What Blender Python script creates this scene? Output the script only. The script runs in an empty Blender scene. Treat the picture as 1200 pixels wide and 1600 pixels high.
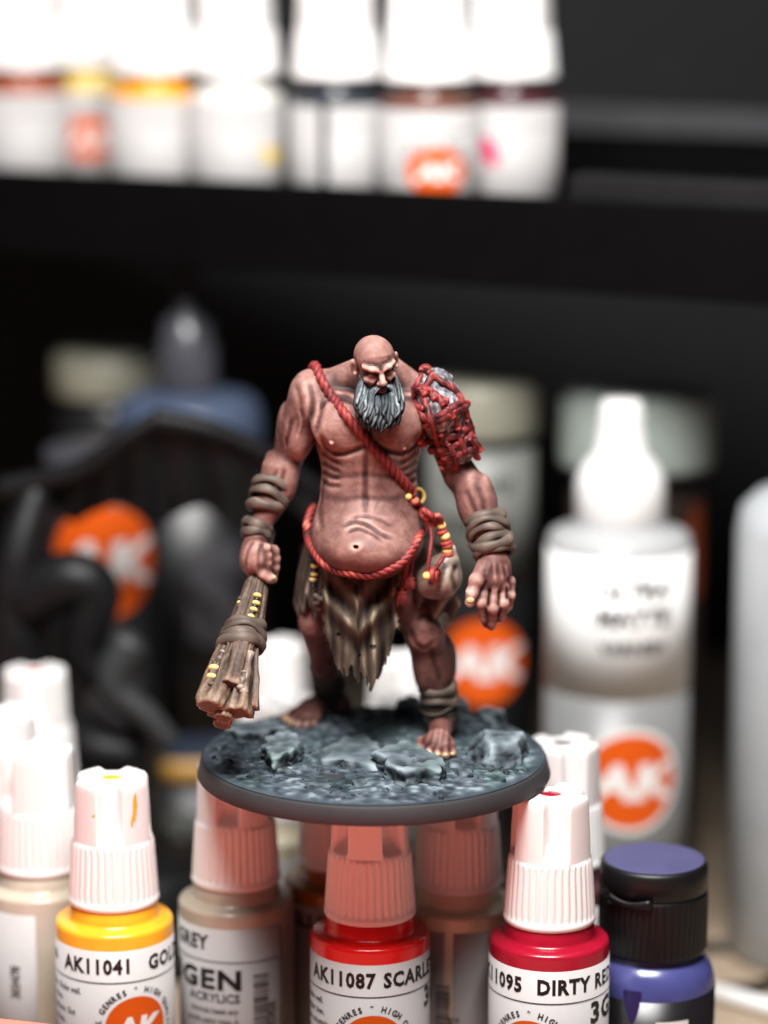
import bpy, math, random
import numpy as np
from mathutils import Vector, Matrix

# ------------------------------------------------------------------ camera, world, lamp, exposure
scene = bpy.context.scene
COL = scene.collection
MM = 0.001
CAM = np.array([2.15, -582.0, 175.0])
PITCH = math.radians(11.88)
FPX = 4444.0
cam_d = bpy.data.cameras.new('camera')
cam = bpy.data.objects.new('camera', cam_d)
COL.objects.link(cam)
cam_d.sensor_fit = 'VERTICAL'
cam_d.sensor_height = 36.0
cam_d.sensor_width = 27.0
cam_d.lens = 100.0
cam.location = CAM * MM
cam.rotation_euler = (math.radians(90) - PITCH, 0, 0)
cam_d.clip_start = 0.02
cam_d.clip_end = 20
cam_d.dof.use_dof = True
cam_d.dof.focus_distance = 0.586
cam_d.dof.aperture_fstop = 4.8
scene.camera = cam

world = bpy.data.worlds.new('World')
scene.world = world
world.use_nodes = True
world.node_tree.nodes['Background'].inputs[0].default_value = (0.9, 0.93, 1.0, 1)
world.node_tree.nodes['Background'].inputs[1].default_value = 0.055


def area_lamp(name, loc, target, sx, sy, power, color):
    l = bpy.data.lights.new(name, 'AREA')
    l.shape = 'RECTANGLE'
    l.size, l.size_y = sx * MM, sy * MM
    l.energy = power
    l.color = color
    o = bpy.data.objects.new(name, l)
    COL.objects.link(o)
    o.location = Vector(loc) * MM
    o.rotation_euler = (Vector(target) - Vector(loc)).to_track_quat('-Z', 'Y').to_euler()
    return o


area_lamp('desk_lamp_light', (-10, -195, 418), (0, 20, 20), 250, 170, 6.6, (1.0, 0.98, 0.96))

scene.view_settings.view_transform = 'Standard'
scene.view_settings.look = 'None'
scene.view_settings.exposure = 0.0
scene.view_settings.gamma = 1.0
scene.cycles.max_bounces = 8
scene.cycles.caustics_reflective = False
scene.cycles.caustics_refractive = False

# ------------------------------------------------------------------ placing helpers
cp, sp_ = math.cos(PITCH), math.sin(PITCH)


def ray(px, py):
    a, b = (px - 600) / FPX, -(py - 800) / FPX
    return np.array([a, cp + b * sp_, -sp_ + b * cp])


def P(px, py, Y):
    d = ray(px, py)
    return CAM + d * ((Y - CAM[1]) / d[1])


def G(px, py, Z=0.0):
    d = ray(px, py)
    return CAM + d * ((Z - CAM[2]) / d[2])


def R(px):
    return px / 7.45


def depth(p):
    return (p[1] - CAM[1]) * cp - (p[2] - CAM[2]) * sp_


rng = np.random.default_rng(7)
random.seed(7)

# ------------------------------------------------------------------ noise
def _hash(ix, iy, iz):
    h = (ix * 374761393 + iy * 668265263 + iz * 2147483647 * 0 + iz * 1274126177) & 0xffffffff
    h = ((h ^ (h >> 13)) * 1274126177) & 0xffffffff
    h = h ^ (h >> 16)
    return (h & 0xffff) / 32767.5 - 1.0


def vnoise(p):
    p = np.asarray(p, dtype=np.float64)
    i = np.floor(p).astype(np.int64)
    f = p - i
    f = f * f * (3 - 2 * f)
    i += 10000
    out = 0
    for a in (0, 1):
        wa = f[..., 0] if a else 1 - f[..., 0]
        for b in (0, 1):
            wb = f[..., 1] if b else 1 - f[..., 1]
            for c in (0, 1):
                wc = f[..., 2] if c else 1 - f[..., 2]
                out = out + wa * wb * wc * _hash(i[..., 0] + a, i[..., 1] + b, i[..., 2] + c)
    return out


def fbm(p, o=4, lac=2.03, gain=0.5):
    p = np.asarray(p, dtype=np.float64)
    s, a, t = 0, 1.0, 0
    for k in range(o):
        s = s + a * vnoise(p + 17.3 * k)
        t += a
        a *= gain
        p = p * lac
    return s / t


# ------------------------------------------------------------------ materials
def mat(name):
    m = bpy.data.materials.new(name)
    m.use_nodes = True
    nt = m.node_tree
    return m, nt, nt.nodes['Principled BSDF']


def N(nt, t, **kw):
    n = nt.nodes.new(t)
    for k, v in kw.items():
        setattr(n, k, v)
    return n


def srgb(r, g, b):
    def f(c):
        c /= 255.0
        return c / 12.92 if c <= 0.04045 else ((c + 0.055) / 1.055) ** 2.4
    return (f(r), f(g), f(b), 1.0)


def plain(name, col, rough=0.45, spec=0.5, noise=0.06, nscale=120.0, bump=0.0, bscale=400.0, **kw):
    m, nt, b = mat(name)
    tc = N(nt, 'ShaderNodeTexCoord')
    nz = N(nt, 'ShaderNodeTexNoise')
    nz.inputs['Scale'].default_value = nscale
    nz.inputs['Detail'].default_value = 5
    nt.links.new(tc.outputs['Object'], nz.inputs['Vector'])
    mr = N(nt, 'ShaderNodeMapRange')
    mr.inputs['To Min'].default_value = 1 - noise * 2
    mr.inputs['To Max'].default_value = 1 + noise * 2
    nt.links.new(nz.outputs['Fac'], mr.inputs['Value'])
    mx = N(nt, 'ShaderNodeVectorMath', operation='SCALE')
    mx.inputs[0].default_value = col[:3]
    nt.links.new(mr.outputs[0], mx.inputs['Scale'])
    nt.links.new(mx.outputs[0], b.inputs['Base Color'])
    mr2 = N(nt, 'ShaderNodeMapRange')
    mr2.inputs['To Min'].default_value = max(0.02, rough - 0.12)
    mr2.inputs['To Max'].default_value = min(1, rough + 0.12)
    nt.links.new(nz.outputs['Fac'], mr2.inputs['Value'])
    nt.links.new(mr2.outputs[0], b.inputs['Roughness'])
    b.inputs['Specular IOR Level'].default_value = spec
    if bump:
        n2 = N(nt, 'ShaderNodeTexNoise')
        n2.inputs['Scale'].default_value = bscale
        n2.inputs['Detail'].default_value = 4
        nt.links.new(tc.outputs['Object'], n2.inputs['Vector'])
        bp = N(nt, 'ShaderNodeBump')
        bp.inputs['Strength'].default_value = 1.0
        bp.inputs['Distance'].default_value = bump * MM
        nt.links.new(n2.outputs['Fac'], bp.inputs['Height'])
        nt.links.new(bp.outputs[0], b.inputs['Normal'])
    for k, v in kw.items():
        b.inputs[k.replace('_', ' ')].default_value = v
    return m


def painted(name, stops, rough=0.55, spec=0.3, stretch=(1, 1, 1), nscale=500.0, namt=0.35, tint=None, bump=0.05):
    """hand-painted model: wash in the recesses, layers and drybrush on the ridges (point attribute 'cav')"""
    m, nt, b = mat(name)
    at = N(nt, 'ShaderNodeAttribute', attribute_name='cav')
    tc = N(nt, 'ShaderNodeTexCoord')
    mp = N(nt, 'ShaderNodeMapping')
    mp.inputs['Scale'].default_value = stretch
    nt.links.new(tc.outputs['Object'], mp.inputs['Vector'])
    nz = N(nt, 'ShaderNodeTexNoise')
    nz.inputs['Scale'].default_value = nscale
    nz.inputs['Detail'].default_value = 6
    nz.inputs['Roughness'].default_value = 0.65
    nz.inputs['Distortion'].default_value = 0.6
    nt.links.new(mp.outputs[0], nz.inputs['Vector'])
    nb = N(nt, 'ShaderNodeTexNoise')
    nb.inputs['Scale'].default_value = 110.0
    nb.inputs['Detail'].default_value = 3
    nt.links.new(tc.outputs['Object'], nb.inputs['Vector'])
    a1 = N(nt, 'ShaderNodeMath', operation='MULTIPLY_ADD')
    nt.links.new(nz.outputs['Fac'], a1.inputs[0])
    a1.inputs[1].default_value = namt * 2
    a1.inputs[2].default_value = -namt
    a2 = N(nt, 'ShaderNodeMath', operation='MULTIPLY_ADD')
    nt.links.new(nb.outputs['Fac'], a2.inputs[0])
    a2.inputs[1].default_value = namt * 1.2
    a2.inputs[2].default_value = -namt * 0.6
    s1 = N(nt, 'ShaderNodeMath', operation='ADD')
    nt.links.new(a1.outputs[0], s1.inputs[0])
    nt.links.new(a2.outputs[0], s1.inputs[1])
    s2 = N(nt, 'ShaderNodeMath', operation='ADD')
    nt.links.new(s1.outputs[0], s2.inputs[0])
    nt.links.new(at.outputs['Fac'], s2.inputs[1])
    cr = N(nt, 'ShaderNodeValToRGB')
    el = cr.color_ramp.elements
    while len(el) < len(stops):
        el.new(0.5)
    for e, (p, c) in zip(el, stops):
        e.position = p
        e.color = c
    nt.links.new(s2.outputs[0], cr.inputs['Fac'])
    out = cr.outputs['Color']
    if tint:
        ta = N(nt, 'ShaderNodeAttribute', attribute_name='tint')
        mx = N(nt, 'ShaderNodeMix', data_type='RGBA', blend_type='MULTIPLY')
        nt.links.new(ta.outputs['Fac'], mx.inputs[0])
        nt.links.new(out, mx.inputs[6])
        mx.inputs[7].default_value = tint
        out = mx.outputs[2]
    nt.links.new(out, b.inputs['Base Color'])
    b.inputs['Roughness'].default_value = rough
    b.inputs['Specular IOR Level'].default_value = spec
    bp = N(nt, 'ShaderNodeBump')
    bp.inputs['Strength'].default_value = 1.0
    bp.inputs['Distance'].default_value = bump * MM
    nt.links.new(nz.outputs['Fac'], bp.inputs['Height'])
    nt.links.new(bp.outputs[0], b.inputs['Normal'])
    return m


M = {}
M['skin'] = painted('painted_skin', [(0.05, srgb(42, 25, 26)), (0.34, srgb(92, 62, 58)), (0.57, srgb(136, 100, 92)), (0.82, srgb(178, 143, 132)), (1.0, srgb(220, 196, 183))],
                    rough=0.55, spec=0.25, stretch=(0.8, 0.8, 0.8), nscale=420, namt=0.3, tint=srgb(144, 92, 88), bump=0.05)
M['beard'] = painted('painted_beard', [(0.15, srgb(9, 9, 10)), (0.5, srgb(34, 37, 40)), (0.82, srgb(74, 81, 85)), (1.0, srgb(136, 142, 144))], stretch=(1, 1, 0.3), nscale=700, namt=0.2)
M['rope'] = painted('painted_rope', [(0.12, srgb(34, 11, 14)), (0.45, srgb(106, 36, 38)), (0.74, srgb(152, 58, 52)), (1.0, srgb(206, 116, 98))], nscale=500, namt=0.16)
M['cord'] = painted('painted_cord', [(0.12, srgb(30, 11, 14)), (0.42, srgb(102, 37, 38)), (0.74, srgb(154, 61, 55)), (1.0, srgb(204, 104, 86))], nscale=420, namt=0.3)
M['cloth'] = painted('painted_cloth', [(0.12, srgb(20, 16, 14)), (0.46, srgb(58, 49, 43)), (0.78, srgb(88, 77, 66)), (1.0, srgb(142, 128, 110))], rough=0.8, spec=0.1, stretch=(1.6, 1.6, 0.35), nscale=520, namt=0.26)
M['leather'] = painted('painted_leather', [(0.12, srgb(20, 15, 14)), (0.46, srgb(63, 53, 47)), (0.77, srgb(95, 82, 74)), (1.0, srgb(148, 133, 121))], nscale=420, namt=0.2)
M['pouch'] = painted('painted_pouch', [(0.08, srgb(38, 28, 26)), (0.45, srgb(112, 96, 86)), (0.75, srgb(150, 134, 122)), (1.0, srgb(200, 186, 172))], rough=0.38, nscale=300, namt=0.2)
M['wood'] = painted('painted_wood', [(0.14, srgb(24, 18, 16)), (0.44, srgb(76, 60, 51)), (0.72, srgb(122, 100, 84)), (1.0, srgb(184, 162, 138))], stretch=(2.2, 2.2, 0.25), nscale=520, namt=0.34, bump=0.12)
M['wood_end'] = painted('painted_wood_end', [(0.1, srgb(20, 14, 12)), (0.5, srgb(52, 40, 35)), (1.0, srgb(104, 84, 70))], nscale=800, namt=0.3, bump=0.15)
M['pad'] = painted('painted_pad', [(0.1, srgb(36, 33, 37)), (0.45, srgb(92, 90, 95)), (0.8, srgb(144, 142, 146)), (1.0, srgb(190, 188, 190))], stretch=(2.5, 1, 0.3), nscale=800, namt=0.45, bump=0.2)
M['earth'] = painted('painted_earth', [(0.05, srgb(22, 26, 31)), (0.36, srgb(51, 58, 66)), (0.62, srgb(76, 85, 93)), (1.0, srgb(130, 142, 149))], rough=0.75, spec=0.15, nscale=300, namt=0.16, bump=0.06, tint=srgb(190, 212, 198))
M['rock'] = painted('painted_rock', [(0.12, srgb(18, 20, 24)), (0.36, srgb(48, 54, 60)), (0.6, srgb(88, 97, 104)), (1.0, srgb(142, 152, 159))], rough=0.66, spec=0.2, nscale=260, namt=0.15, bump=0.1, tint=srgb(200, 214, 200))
M['rim'] = plain('base_rim_black', srgb(52, 51, 53), rough=0.6, spec=0.2, noise=0.1, bump=0.02)
M['gold'] = painted('painted_gold', [(0.1, srgb(96, 66, 22)), (0.5, srgb(206, 168, 78)), (1.0, srgb(250, 232, 160))], rough=0.35, spec=0.5, nscale=500, namt=0.2)
M['nail'] = plain('painted_nail', srgb(214, 176, 116), rough=0.4)
M['black_bead'] = plain('black_bead_paint', srgb(26, 26, 28), rough=0.3)
M['lip'] = plain('painted_lip', srgb(132, 70, 78), rough=0.45)
M['eye'] = plain('painted_eye', srgb(70, 40, 36), rough=0.3)
M['white_cap'] = plain('white_cap_plastic', (0.77, 0.755, 0.745, 1), rough=0.36, spec=0.5, noise=0.01, Subsurface_Weight=0.25, Subsurface_Radius=(1.0, 0.75, 0.65), Subsurface_Scale=0.0015)
M['label'] = plain('label_paper', (0.42, 0.405, 0.40, 1), rough=0.5, spec=0.2, noise=0.02, nscale=900)
M['ink'] = plain('label_ink', srgb(26, 22, 24), rough=0.5)
M['grey_ink'] = plain('label_grey_ink', srgb(64, 60, 64), rough=0.5)
M['logo_orange'] = plain('logo_orange_ink', (0.66, 0.092, 0.006, 1), rough=0.5, spec=0.2, noise=0.01)
M['logo_white'] = plain('logo_white_ink', (0.8, 0.78, 0.76, 1), rough=0.45)
M['black_plastic'] = plain('black_cap_plastic', srgb(13, 12, 14), rough=0.42, spec=0.35, noise=0.12, bump=0.02)
M['black_metal'] = plain('black_powder_coat', srgb(5, 4.5, 5), rough=0.65, spec=0.06, noise=0.12, bump=0.03)
M['grey_metal'] = plain('dark_grey_metal', srgb(62, 62, 64), rough=0.5, spec=0.2, noise=0.1)
M['pegboard'] = plain('pegboard_grey', srgb(32, 32, 34), rough=0.6, spec=0.12, noise=0.08)
M['hole'] = plain('dark_slot', srgb(8, 8, 9), rough=0.8)
M['table'] = plain('tan_table', srgb(158, 140, 120), rough=0.55, noise=0.12, nscale=40)
M['red'] = plain('red_card', (0.88, 0.20, 0.145, 1), rough=0.5, noise=0.03)


def paint_mat(name, c, rough=0.22, **kw):
    return plain(name, c, rough=rough, spec=0.5, noise=0.09, nscale=160, **kw)


# ------------------------------------------------------------------ mesh building (millimetres in, metres out)
def emptyo(name, loc=(0, 0, 0), rot=(0, 0, 0)):
    o = bpy.data.objects.new(name, None)
    COL.objects.link(o)
    o.empty_display_size = 0.01
    o.location = Vector(loc) * MM
    o.rotation_euler = rot
    return o


def tag(o, label=None, cat=None, group=None, kind=None):
    if label:
        o['label'] = label
    if cat:
        o['category'] = cat
    if group:
        o['group'] = group
    if kind:
        o['kind'] = kind
    return o


def raw_mesh(name, V, F, mats, smooth=True, fmat=None):
    """V (n,3) mm; F list of arrays with equal polygon size"""
    V = np.ascontiguousarray(np.asarray(V, dtype=np.float32) * MM)
    me = bpy.data.meshes.new(name)
    if isinstance(F, np.ndarray):
        F = [F]
    F = [np.asarray(f, dtype=np.int32) for f in F if len(f)]
    nl = sum(f.size for f in F)
    npoly = sum(len(f) for f in F)
    me.vertices.add(len(V))
    me.vertices.foreach_set('co', V.ravel())
    me.loops.add(nl)
    me.polygons.add(npoly)
    loops = np.concatenate([f.ravel() for f in F])
    tot = np.concatenate([np.full(len(f), f.shape[1], dtype=np.int32) for f in F])
    st = np.concatenate([[0], np.cumsum(tot)[:-1]]).astype(np.int32)
    me.loops.foreach_set('vertex_index', loops)
    me.polygons.foreach_set('loop_start', st)
    me.polygons.foreach_set('loop_total', tot)
    me.polygons.foreach_set('use_smooth', np.full(npoly, smooth, dtype=bool))
    for m in (mats if isinstance(mats, (list, tuple)) else [mats]):
        me.materials.append(m)
    if fmat is not None:
        me.polygons.foreach_set('material_index', np.asarray(fmat, dtype=np.int32))
    me.update(calc_edges=True)
    me.validate()
    return me


def link(me, parent=None, name=None):
    o = bpy.data.objects.new(name or me.name, me)
    COL.objects.link(o)
    if parent is not None:
        o.parent = parent
    return o


def cavity(V, F, iters=6, scale=0.12):
    """+ on ridges, - in recesses, 0.5 flat"""
    V = np.asarray(V, dtype=np.float64)
    E = []
    for f in (F if isinstance(F, list) else [F]):
        f = np.asarray(f)
        k = f.shape[1]
        for i in range(k):
            E.append(np.stack([f[:, i], f[:, (i + 1) % k]], 1))
    E = np.concatenate(E)
    n = len(V)
    a = np.concatenate([E[:, 0], E[:, 1]])
    b = np.concatenate([E[:, 1], E[:, 0]])
    deg = np.maximum(np.bincount(a, minlength=n), 1)

    def sm(X):
        return np.stack([np.bincount(a, weights=X[b, c], minlength=n) for c in range(X.shape[1])], 1) / deg[:, None]
    # normals
    Nn = np.zeros((n, 3))
    for f in (F if isinstance(F, list) else [F]):
        f = np.asarray(f)
        c = np.cross(V[f[:, 1]] - V[f[:, 0]], V[f[:, -1]] - V[f[:, 0]])
        for i in range(f.shape[1]):
            for d in range(3):
                Nn[:, d] += np.bincount(f[:, i], weights=c[:, d], minlength=n)
    Nn /= np.maximum(np.linalg.norm(Nn, axis=1, keepdims=True), 1e-9)
    X = V
    for _ in range(iters):
        X = sm(X)
    c = np.sum((V - X) * Nn, 1)
    c1 = c[:, None]
    for _ in range(2):
        c1 = sm(c1)
    c = c1[:, 0]
    return np.clip(0.5 + c / scale * 0.5, 0, 1), Nn


def ncav(V, F, iters=6, k=0.17, mid=0.5):
    """relief of the surface, evened out to the same spread whatever the size of the piece"""
    c, _ = cavity(V, F, iters, 40.0)
    c = c - 0.5
    sd = np.std(c) + 1e-9
    return np.clip(mid + k * np.clip((c - np.mean(c)) / sd, -3, 3), 0, 1)


def set_attr(me, name, vals):
    at = me.attributes.new(name, 'FLOAT', 'POINT')
    at.data.foreach_set('value', np.asarray(vals, dtype=np.float32))


class MB:
    def __init__(s):
        s.V, s.F, s.n = [], {}, 0
        s.nm = {}

    def add(s, V, F, mi=0):
        V = np.asarray(V, dtype=np.float64)
        for f in (F if isinstance(F, list) else [F]):
            f = np.asarray(f)
            if len(f) == 0:
                continue
            s.F.setdefault(f.shape[1], []).append(f + s.n)
            s.nm.setdefault(f.shape[1], []).append(np.full(len(f), mi))
        s.V.append(V)
        s.n += len(V)

    def tube(s, pts, rad, n=10, lobes=0, pitch=4.0, depth_=0.3, flat=1.0, caps=True, closed=False, prof=None, up=None, mi=0, capmi=None, capk=0.45):
        pts = np.asarray(pts, dtype=np.float64)
        m = len(pts)
        rad = np.broadcast_to(np.asarray(rad, dtype=np.float64), (m,))
        if closed:
            T = np.roll(pts, -1, 0) - np.roll(pts, 1, 0)
        else:
            T = np.gradient(pts, axis=0)
        T /= np.maximum(np.linalg.norm(T, axis=1, keepdims=True), 1e-9)
        u = np.array(up if up is not None else (0.3, -0.8, 0.52), dtype=np.float64)
        U = np.zeros((m, 3))
        for i in range(m):
            u = u - T[i] * np.dot(u, T[i])
            if np.linalg.norm(u) < 1e-6:
                u = np.cross(T[i], (1, 0.2, 0.1))
            u /= np.linalg.norm(u)
            U[i] = u
        W = np.cross(T, U)
        if closed:
            # spread the residual twist
            e = U[-1] - T[0] * np.dot(U[-1], T[0])
            ang = math.atan2(np.dot(np.cross(e, U[0]), T[0]), np.dot(e, U[0]))
            for i in range(m):
                a = ang * i / m
                U[i], W[i] = U[i] * math.cos(a) + W[i] * math.sin(a), W[i] * math.cos(a) - U[i] * math.sin(a)
        L = np.concatenate([[0], np.cumsum(np.linalg.norm(np.diff(pts, axis=0), axis=1))])
        ph = np.linspace(0, 2 * math.pi, n, endpoint=False)
        rr = np.repeat(rad[:, None], n, 1)
        if lobes:
            tw = 2 * math.pi * L[:, None] / pitch
            rr = rr * (1 - depth_ + depth_ * np.abs(np.cos(0.5 * lobes * (ph[None, :] - tw))) ** 0.7)
        if prof is not None:
            rr = rr * prof(ph[None, :], L[:, None])
        V = pts[:, None, :] + rr[..., None] * (np.cos(ph)[None, :, None] * U[:, None, :] + flat * np.sin(ph)[None, :, None] * W[:, None, :])
        V = V.reshape(-1, 3)
        a = np.arange(m if closed else m - 1)[:, None] * n
        b = (np.arange(n) + 1) % n
        j = np.arange(n)
        nx = (a + n) % (m * n)
        F = np.stack([a + j, a + b, nx + b, nx + j], -1).reshape(-1, 4)
        if closed or not caps:
            s.add(V, F, mi)
            return
        # rounded-ish caps: fan
        V = np.concatenate([V, [pts[0] - T[0] * rad[0] * capk, pts[-1] + T[-1] * rad[-1] * capk]])
        c0, c1 = m * n, m * n + 1
        f0 = np.stack([np.full(n, c0), b, j], -1)
        f1 = np.stack([np.full(n, c1), (m - 1) * n + j, (m - 1) * n + b], -1)
        base = s.n
        s.add(V, F, mi)
        k = s.n
        s.F.setdefault(3, []).append(np.concatenate([f0, f1]) + base)
        s.nm.setdefault(3, []).append(np.full(2 * n, mi if capmi is None else capmi))

    def lathe(s, prof, n=48, c=(0, 0, 0), rf=None, close_top=True, close_bot=True, mi=0):
        """prof: list of (r,z)"""
        prof = np.asarray(prof, dtype=np.float64)
        m = len(prof)
        th = np.linspace(0, 2 * math.pi, n, endpoint=False)
        r = np.repeat(prof[:, 0:1], n, 1)
        if rf is not None:
            r = rf(r, prof[:, 1:2], th[None, :])
        V = np.stack([r * np.sin(th), -r * np.cos(th), np.repeat(prof[:, 1:2], n, 1)], -1).reshape(-1, 3) + np.asarray(c)
        a = np.arange(m - 1)[:, None] * n
        j = np.arange(n)
        b = (j + 1) % n
        F = np.stack([a + j, a + b, a + n + b, a + n + j], -1).reshape(-1, 4)
        base = s.n
        ex, tf = [], []
        k = m * n
        if close_bot:
            ex.append([c[0], c[1], c[2] + prof[0, 1]])
            tf.append(np.stack([np.full(n, k), b, j], -1))
            k += 1
        if close_top:
            ex.append([c[0], c[1], c[2] + prof[-1, 1]])
            tf.append(np.stack([np.full(n, k), (m - 1) * n + j, (m - 1) * n + b], -1))
        if ex:
            V = np.concatenate([V, ex])
        s.add(V, F, mi)
        for t in tf:
            s.F.setdefault(3, []).append(t + base)
            s.nm.setdefault(3, []).append(np.full(n, mi))

    def ball(s, c, r, n=12, sc=(1, 1, 1), rot=None, mi=0):
        m = max(5, n // 2 + 1)
        ph = np.linspace(-math.pi / 2 + 0.02, math.pi / 2 - 0.02, m)
        th = np.linspace(0, 2 * math.pi, n, endpoint=False)
        V = np.stack([np.cos(ph)[:, None] * np.cos(th), np.cos(ph)[:, None] * np.sin(th), np.repeat(np.sin(ph)[:, None], n, 1)], -1).reshape(-1, 3)
        V = V * np.asarray(sc) * r
        if rot is not None:
            V = V @ np.asarray(rot).T
        V = V + np.asarray(c)
        a = np.arange(m - 1)[:, None] * n
        j = np.arange(n)
        b = (j + 1) % n
        F = np.stack([a + j, a + b, a + n + b, a + n + j], -1).reshape(-1, 4)
        s.add(V, [F, np.array([list(range(n - 1, -1, -1))]), np.array([[(m - 1) * n + q for q in range(n)]])], mi)

    def box(s, lo, hi, rotz=0.0, piv=(0, 0, 0), bev=0.0, mi=0):
        lo, hi = np.asarray(lo, float), np.asarray(hi, float)
        if bev <= 0:
            bev = 0.02 * min(hi - lo)
        xs = []
        # bevelled box: 24 verts
        V, F = [], []
        c, h = (lo + hi) / 2, (hi - lo) / 2
        idx = {}
        for sx in (-1, 1):
            for sy in (-1, 1):
                for sz in (-1, 1):
                    for ax in range(3):
                        q = h - bev
                        q[ax] = h[ax]
                        idx[(sx, sy, sz, ax)] = len(V)
                        V.append(c + q * np.array([sx, sy, sz]))
        S = (-1, 1)
        for sg in S:
            F.append([idx[(sg, a, b, 0)] for a, b in ((-1, -1), (1, -1), (1, 1), (-1, 1))][::sg])
            F.append([idx[(a, sg, b, 1)] for a, b in ((-1, -1), (-1, 1), (1, 1), (1, -1))][::sg])
            F.append([idx[(a, b, sg, 2)] for a, b in ((-1, -1), (1, -1), (1, 1), (-1, 1))][::sg])
        for a in S:
            for b in S:
                F.append([idx[(a, b, -1, 0)], idx[(a, b, 1, 0)], idx[(a, b, 1, 1)], idx[(a, b, -1, 1)]][::-a * b])
                F.append([idx[(a, -1, b, 0)], idx[(a, 1, b, 0)], idx[(a, 1, b, 2)], idx[(a, -1, b, 2)]][::a * b])
                F.append([idx[(-1, a, b, 1)], idx[(1, a, b, 1)], idx[(1, a, b, 2)], idx[(-1, a, b, 2)]][::-a * b])
        T = [[idx[(a, b, d, k)] for k in range(3)][::a * b * d] for a in S for b in S for d in S]
        V = np.array(V)
        if rotz:
            pv = np.asarray(piv, float)
            cz, sz = math.cos(rotz), math.sin(rotz)
            V = (V - pv) @ np.array([[cz, -sz, 0], [sz, cz, 0], [0, 0, 1]]).T + pv
        s.add(V, [np.array(F), np.array(T)], mi)

    def build(s, name, m, parent=None, smooth=True, cav=None, post=None, tint=None):
        V = np.concatenate(s.V)
        keys = sorted(s.F)
        F = [np.concatenate(s.F[k]) for k in keys]
        fm = np.concatenate([np.concatenate(s.nm[k]) for k in keys])
        if post is not None:
            V = post(V)
        me = raw_mesh(name, V, F, m, smooth, fm)
        if cav is not None and len(me.vertices) == len(V):
            set_attr(me, 'cav', ncav(V, F, cav[0]))
        return link(me, parent)


def spline(pts, n=40, closed=False):
    """Catmull-Rom through 3-D points"""
    p = np.asarray(pts, dtype=np.float64)
    if closed:
        q = np.concatenate([p[-1:], p, p[:2]])
    else:
        q = np.concatenate([2 * p[:1] - p[1:2], p, 2 * p[-1:] - p[-2:-1]])
    seg = len(q) - 3
    t = np.linspace(0, seg, n, endpoint=not closed)
    i = np.minimum(t.astype(int), seg - 1)
    f = (t - i)[:, None]
    a, b, c, d = q[i], q[i + 1], q[i + 2], q[i + 3]
    return 0.5 * (2 * b + (c - a) * f + (2 * a - 5 * b + 4 * c - d) * f ** 2 + (3 * b - 3 * c + d - a) * f ** 3)


def resample(p, step):
    p = np.asarray(p)
    L = np.concatenate([[0], np.cumsum(np.linalg.norm(np.diff(p, axis=0), axis=1))])
    n = max(3, int(L[-1] / step) + 1)
    q = np.linspace(0, L[-1], n)
    return np.stack([np.interp(q, L, p[:, c]) for c in range(3)], 1)


def SP(*pts, n=40):
    """spline through pixel+depth points"""
    return spline([P(*q) for q in pts], n)


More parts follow.
